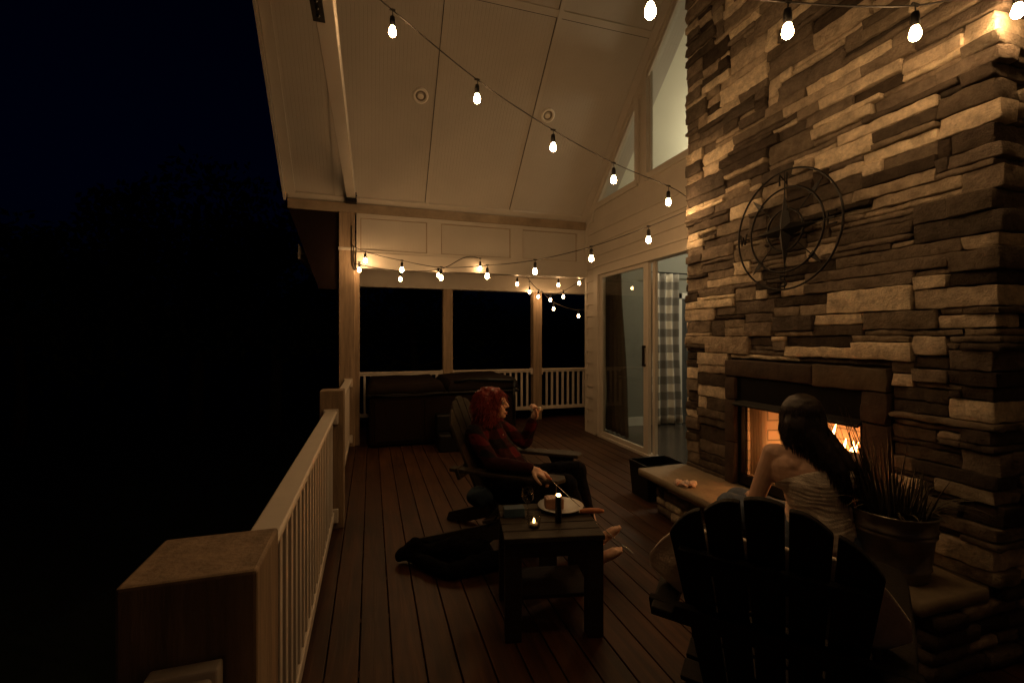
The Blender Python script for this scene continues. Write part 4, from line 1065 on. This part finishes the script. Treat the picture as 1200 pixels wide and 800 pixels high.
# marshmallow in the raised hand
mh = fromloc((.94, 3.08, 0), FAR_AZ, (-.235, .155, .925))
o = empty('marshmallow', mh, 0, 'small white marshmallow held up in the raised hand', 'marshmallow')
b = MB(); b.lathe([(.001, -.014), (.012, -.013), (.014, -.008), (.014, .008), (.012, .013), (.001, .014)], n=16); b.build('sugar_puff', M['wax'], o, smooth=True)

# blue cushion and dark jacket beside the far chair
o = empty('blue_cushion', fromloc((.94, 3.08, 0), FAR_AZ, (.315, -.1, .42)), R(30), 'slate blue cushion wedged beside the seat under the near armrest', 'cushion')
b = MB()
def cu(u, v):
    a = u*2*math.pi; t = v*math.pi; return (.15*math.sin(t)*math.cos(a), .04*abs(math.sin(t))**.6*math.sin(a)+.03*math.cos(a)*math.sin(t), .055*math.cos(t)+.012*math.sin(a*3+t))
b.sheet(cu, 28, 18); b.build('stuffed_cover', M['bluecloth'], o, smooth=True).rotation_euler = (0, R(25), 0)
o = empty('dark_jacket', (.45, 2.96, 0), 0, 'dark jacket lying crumpled on the deck behind the side table', 'jacket')
jk = [('c', (.22, -.1, .07), (.05, .0, .08), .075, .07), ('c', (.05, .0, .08), (-.17, .06, .06), .06, .045), ('c', (-.17, .06, .09), (-.26, .05, .05), .05, .035), ('c', (-.2, .0, .05), (.0, -.22, .04), .035, .045), ('c', (.0, -.22, .04), (.3, -.2, .06), .045, .06), ('c', (.2, .05, .08), (.32, .0, .14), .06, .05), ('c', (.05, .1, .05), (-.12, .2, .04), .045, .03)]
j_ = blob('crumpled_cloth', jk, .01, M['blackcloth'], o, 3, disp=lambda c: .018*noise.noise(c*11)+.008*noise.noise(c*30))

# ---- woman on the hearth, seen from behind (world frame)
wo = empty('person', (2.24, 1.8, 0), 0, 'person with long dark hair and cream strapless top sitting on the hearth facing the fire', 'person')
O = V((2.24, 1.8, 0))
def wv(x, y, z): return V((x, y, z))-O
az = R(46); fw = V((math.sin(az), math.cos(az), 0)); rt = V((math.cos(az), -math.sin(az), 0)); UP = V((0, 0, 1))
pel = wv(2.17, 1.74, .45); ch = wv(2.125, 1.745, .76); nk = wv(2.105, 1.755, .9)
wf = (fw*.95+V((-.15, .2, -.25))).normalized(); wr = wf.cross(UP).normalized(); wu = wr.cross(wf).normalized()
WH = wv(2.105, 1.79, 1.04)
sL = ch-rt*.172+UP*.09; sR = ch+rt*.172+UP*.09
eL = wv(1.95, 1.93, .58); wL = wv(2.09, 2.1, .55); eR = ch+rt*.24+fw*.08-UP*.16; wR = wv(2.42, 1.9, .66)
kL = wv(1.98, 2.13, .48); kR = wv(2.1, 2.19, .48); aL = wv(1.99, 2.22, .1); aR = wv(2.09, 2.33, .1)
wb = [('c', pel, pel+UP*.15, .15, .125), ('c', pel+UP*.15, ch, .122, .125), ('c', ch-rt*.085, ch+rt*.085, .103, .103), ('c', sL+rt*.03-UP*.008, sR-rt*.03-UP*.008, .06, .06), ('c', ch-rt*.1+UP*.03-fw*.01, ch+rt*.1+UP*.03-fw*.01, .088, .088), ('c', sL+rt*.03-UP*.01, ch-rt*.1-UP*.02, .055, .08), ('c', sR-rt*.03-UP*.01, ch+rt*.1-UP*.02, .055, .08), ('c', ch+UP*.06-fw*.01, nk+UP*.02, .06, .05), ('c', nk, WH-UP*.05, .05, .05),
      ('c', sL, eL, .05, .04), ('c', eL, wL, .036, .024), ('c', sR, eR, .047, .037), ('c', eR, wR, .036, .024),
      ('c', pel-rt*.08, kL, .09, .06), ('c', kL, aL, .055, .035), ('c', pel+rt*.05, kR, .09, .06), ('c', kR, aR, .055, .035)]
for sg in (-1, 1): wb.append(('c', ch+rt*sg*.085-fw*.058+UP*.05, ch+rt*sg*.07-fw*.05-UP*.07, .04, .035))   # shoulder blades
wb += head_prims(WH, wf, wr, wu)
wb += hand_prims(wL, V((.45, .55, -.5)), V((0, 0, -1)), .45, .95, thumb=1) + hand_prims(wR, V((.7, .5, .1)), V((0, 0, -1)), 1.1, .95)
wb += foot_prims(aL, V((-.15, 1, 0))) + foot_prims(aR, V((.0, 1, 0)))
blob('body', wb, .005, M['skin'], wo, 4)
eyes(WH, wf, wr, wu, wo)
tp = [('c', pel+UP*.02, pel+UP*.15, .168, .143), ('c', pel+UP*.14, ch-UP*.02, .14, .145), ('c', ch-rt*.095+UP*.015, ch+rt*.095+UP*.015, .112, .112)]
ztop = ch.z+.01
def ruche(p): return .001*math.sin(p.z*330+11*noise.noise(V(p)*9)+p.x*12)+.0011*math.sin(p.z*190+12*noise.noise(V(p)*7)-p.y*9)+.006*noise.noise(V(p)*13)
blob('strapless_top', tp, .006, M['topcloth'], wo, 2, disp=ruche, cut=[(V((ch.x, ch.y, .805))-fw*.12, (UP+fw*.6-rt*.36).normalized()), (V((0, 0, pel.z-.06)), V((0, 0, -1)))])
jn = [('c', pel-rt*.08-UP*.01, kL, .112, .08), ('c', kL, aL+UP*.04, .074, .06), ('c', pel+rt*.05-UP*.01, kR, .112, .08), ('c', kR, aR+UP*.04, .074, .06), ('c', pel-rt*.07-UP*.02, pel+rt*.07-UP*.02, .135, .135)]
blob('jeans', jn, .008, M['denim'], wo, 4, disp=fold)
rotw = Matrix((wr, wf, wu)).transposed()
def WE(x, y, z, rr): return ('e', WH+wr*x+wf*y+wu*z, rr, rotw)
hp_ = [WE(0, -.025, .03, (.095, .105, .095)), WE(0, -.06, -.04, (.095, .065, .1)), WE(.07, -.01, -.03, (.03, .06, .09)), WE(-.07, -.01, -.03, (.03, .06, .08)),
       ('c', WH-fw*.07+rt*.02-UP*.05, ch-fw*.09+rt*.09+UP*.06, .068, .05), ('c', ch-fw*.09+rt*.09+UP*.06, ch-fw*.085+rt*.125-UP*.01, .048, .03), ('c', WH+rt*.06-UP*.05, ch+rt*.14+UP*.06-fw*.03, .055, .055), ('c', ch+rt*.13+UP*.06-fw*.03, ch+rt*.135-UP*.04-fw*.05, .043, .022)]
hair('dark_hair', wo, hp_, M['darkhair'], 4200, 9, WH, lambda p: True, .085, .07, gravity=1.6, thick=.0011, amp=.003)

# crumpled wrapper on the hearth
o = empty('crumpled_wrapper', (2.24, 2.86, .345), 0, 'crumpled pale wrapper lying on the far end of the hearth slab', 'wrapper')
blob('crinkled_film', [('e', (0, 0, .02), (.05, .045, .02)), ('e', (.03, -.035, .025), (.035, .03, .024)), ('e', (-.03, .03, .02), (.035, .03, .02))], .005, M['foil'], o, 1, disp=lambda c: .012*noise.noise(c*45)+.008*noise.noise(c*100))
# black bin beyond the hearth
o = empty('black_bin', (2.52, 3.62, 0), 0, 'black plastic bin standing on the deck beyond the hearth, by the open door', 'bin')
b = MB(); b.prism([(-.17, -.13), (.17, -.13), (.17, .13), (-.17, .13)], (0, 0, 0), (1, 0, 0), (0, 1, 0), (0, 0, 1), .015)
for sx, sy, tx, ty in ((1, 0, .0, 1), (-1, 0, 0, 1), (0, 1, 1, 0), (0, -1, 1, 0)):
    a = [(-1, 0), (1, 0), (1.14, 1), (-1.14, 1)]
    hx, hy = .17, .13
    vs = []
    for s0, z_ in a:
        k_ = 1.14 if z_ else 1; vs.append(V(((sx*hx*k_) if sx else s0*hx, (sy*hy*k_) if sy else s0*hy, .31*z_)))
    f_ = [b.bm.verts.new(v) for v in vs]; b.bm.faces.new(f_)
c = b.build('bin_shell', M['plastic'], o); m_ = c.modifiers.new('s', 'SOLIDIFY'); m_.thickness = .006
b = MB(); pts = [(-.194, -.148), (.194, -.148), (.194, .148), (-.194, .148), (-.194, -.148)]
for p, q in zip(pts, pts[1:]): b.tube([(*p, .31), (*q, .31)], .009, 8)
b.build('rolled_rim', M['plastic'], o, smooth=True)
b = MB(); b.tube([(-.2, -.12, .3), (-.17, -.16, .22), (0, -.175, .19), (.17, -.16, .22), (.2, -.12, .3)], .004, 6); b.build('carry_handle', M['steel'], o, smooth=True)

# ---------------------------------------------------------------- bucket planter
bk = empty('galvanized_bucket', (2.36, 1.53, .345), 0, 'round galvanized steel bucket of dry ornamental grass standing on the hearth', 'planter')
b = MB(); b.lathe([(.13, 0), (.135, .004), (.14, .05), (.146, .055), (.142, .06), (.158, .2), (.166, .206), (.16, .212), (.162, .222), (.169, .228), (.163, .234), (.17, .29), (.178, .297), (.176, .305), (.168, .302), (.166, .29), (.13, .02), (.001, .02)], n=48); b.build('pail', M['galv'], bk, smooth=True)
b = MB(); b.lathe([(.001, .262), (.08, .26), (.162, .25), (.16, .24), (.001, .24)], n=30); b.build('soil', M['soil'], bk, smooth=True)
b = MB(); pr_ = random.Random(21)
for i in range(150):
    a = pr_.uniform(0, 6.28); rr_ = .13*pr_.random()**.5; p = V((rr_*math.cos(a), rr_*math.sin(a), .255)); ln = pr_.uniform(.25, .56) if 1.6 < a < 3.9 else pr_.uniform(.08, .28)
    d = V((math.cos(a)*.35*pr_.random()-.1, math.sin(a)*.35*pr_.random(), 1)).normalized(); pts = [p]; w_ = pr_.uniform(.002, .0065)
    bend = V((math.cos(a), math.sin(a), -.5))*pr_.uniform(.02, .2)
    for k in range(1, 6):
        d = (d+bend*.35*k/5).normalized(); pts.append(pts[-1]+d*ln/5)
    b.tube(pts, [w_, w_, w_*.9, w_*.75, w_*.5, w_*.15], 4, cap=False)
b.build('dry_grass', M['grass'], bk)
b = MB()
for i in range(46):   # broad drooping blades round the rim
    a = pr_.uniform(0, 6.28); p = V((.1*math.cos(a), .1*math.sin(a), .25)); d = V((math.cos(a)*.5, math.sin(a)*.5, 1)).normalized(); ln = pr_.uniform(.16, .34); wd = pr_.uniform(.006, .012)
    sd_ = V((-math.sin(a), math.cos(a), 0)); prev = None
    for k in range(8):
        t_ = k/7; w_ = wd*(1-t_**2)+.0006; q0, q1 = b.bm.verts.new(p-sd_*w_), b.bm.verts.new(p+sd_*w_)
        if prev: b.bm.faces.new((prev[0], prev[1], q1, q0))
        prev = (q0, q1); d = (d+V((math.cos(a)*.12, math.sin(a)*.12, -.2*t_*2))).normalized(); p = p+d*ln/7
b.build('broad_leaves', M['grass'], bk, rec=False)

# ---------------------------------------------------------------- trees beyond the deck
def tree(loc, h, cr, seed, label):
    o = empty('leafy_tree', loc, 0, label, 'tree', 'dark trees beyond the railing'); rr = random.Random(seed)
    b = MB(); b.tube([(0, 0, -.3), (.1, 0, h*.25), (-.1, .1, h*.5), (0, 0, h*.8)], [h*.028, h*.022, h*.015, h*.005], 10)
    tips = []
    for i in range(9):
        a = rr.uniform(0, 6.28); z0 = h*rr.uniform(.25, .7); l = cr*rr.uniform(.5, .95)
        e = V((math.cos(a)*l, math.sin(a)*l, z0+h*rr.uniform(.08, .22))); tips.append(e)
        b.tube([(0, 0, z0), V((e.x*.5, e.y*.5, z0+(e.z-z0)*.35)), e], [h*.009, h*.005, h*.002], 6)
    b.build('trunk', M['bark'], o, smooth=True)
    b = MB(); cl = [(V((0, 0, h*.82)), cr*.5)]+[(t, cr*rr.uniform(.3, .5)) for t in tips]
    for i in range(14):
        a = rr.uniform(0, 6.28); q = cr*rr.uniform(.2, .85); cl.append((V((math.cos(a)*q, math.sin(a)*q, h*rr.uniform(.35, .93))), cr*rr.uniform(.2, .4)))
    for c, r in cl:
        for i in range(150):
            d = V((rr.gauss(0, 1), rr.gauss(0, 1), rr.gauss(0, .8))).normalized()*r*rr.uniform(.55, 1.1); p = c+d
            s = rr.uniform(.12, .26); u = V((rr.gauss(0, 1), rr.gauss(0, 1), rr.gauss(0, 1))).normalized(); w = u.orthogonal().normalized()
            vs = [b.bm.verts.new(x) for x in (p-u*s, p+w*s*.5, p+u*s, p-w*s*.5)]; b.bm.faces.new(vs)
    b.build('crown', M['leaf'], o, rec=False)
tree((-8.3, 26, -3), 13.6, 4.6, 1, 'tallest dark tree beyond the railing, left of the porch roof')
tree((-14.5, 25, -3), 9.6, 3.8, 2, 'round dark tree in the middle of the night skyline at the left')
tree((-22.5, 25.5, -3), 7.6, 3.2, 3, 'low dark tree near the left edge beyond the railing')
tree((-4.4, 24, -3), 12, 4.0, 4, 'dark tree close beside the tall corner post of the porch')
tree((-11.5, 31, -3), 11, 4.6, 6, 'dark tree standing behind and between the two taller trees')
tree((2, 23, -3), 11, 4.5, 7, 'dark tree seen through the openings behind the hot tub')
for X, Y, Z, lab in ((-37.5, 41, -.1, 'left of two tiny distant lamps near the left edge'), (-35.2, 41, -.4, 'right of two tiny distant lamps near the left edge')):
    o = empty('distant_lamp', (X, Y, -3.2), 0, lab, 'lamp', 'tiny distant lamps')
    b = MB(); b.tube([(0, 0, 0), (0, 0, Z+3.2)], .05, 6); b.build('lamp_pole', M['blackmetal'], o)
    b = MB(); b.ball((0, 0, Z+3.25), .035, 8, 6); b.build('lamp_head', M['farlamp'], o)

# ---------------------------------------------------------------- night sky, camera
w = bpy.data.worlds.new('World'); scene.world = w; w.use_nodes = True
nt = w.node_tree; bg = nt.nodes['Background']
sky = nt.nodes.new('ShaderNodeTexSky'); sky.sky_type = 'NISHITA'; sky.sun_disc = False; sky.sun_elevation = R(1); sky.sun_rotation = R(150); sky.ozone_density = 6
hs = nt.nodes.new('ShaderNodeMix'); hs.data_type = 'RGBA'; hs.blend_type = 'MULTIPLY'; hs.inputs[0].default_value = 1; hs.inputs[7].default_value = (.3, .42, 1, 1)
nt.links.new(sky.outputs[0], hs.inputs[6]); nt.links.new(hs.outputs[2], bg.inputs[0]); bg.inputs[1].default_value = .003

cam = bpy.data.cameras.new('camera'); co = bpy.data.objects.new('camera', cam); COL.objects.link(co)
co.location = (0, 0, 1.45); co.rotation_euler = (R(90), 0, R(-17.2)); cam.lens = 36*533/1200; cam.sensor_width = 36; cam.shift_y = -.0033
cam.clip_start = .05; cam.clip_end = 2000
scene.camera = co
vs_ = scene.view_settings; vs_.view_transform = 'Standard'; vs_.look = 'None'; vs_.exposure = 0; vs_.gamma = 1; vs_.use_curve_mapping = False
scene.cycles.max_bounces = 8
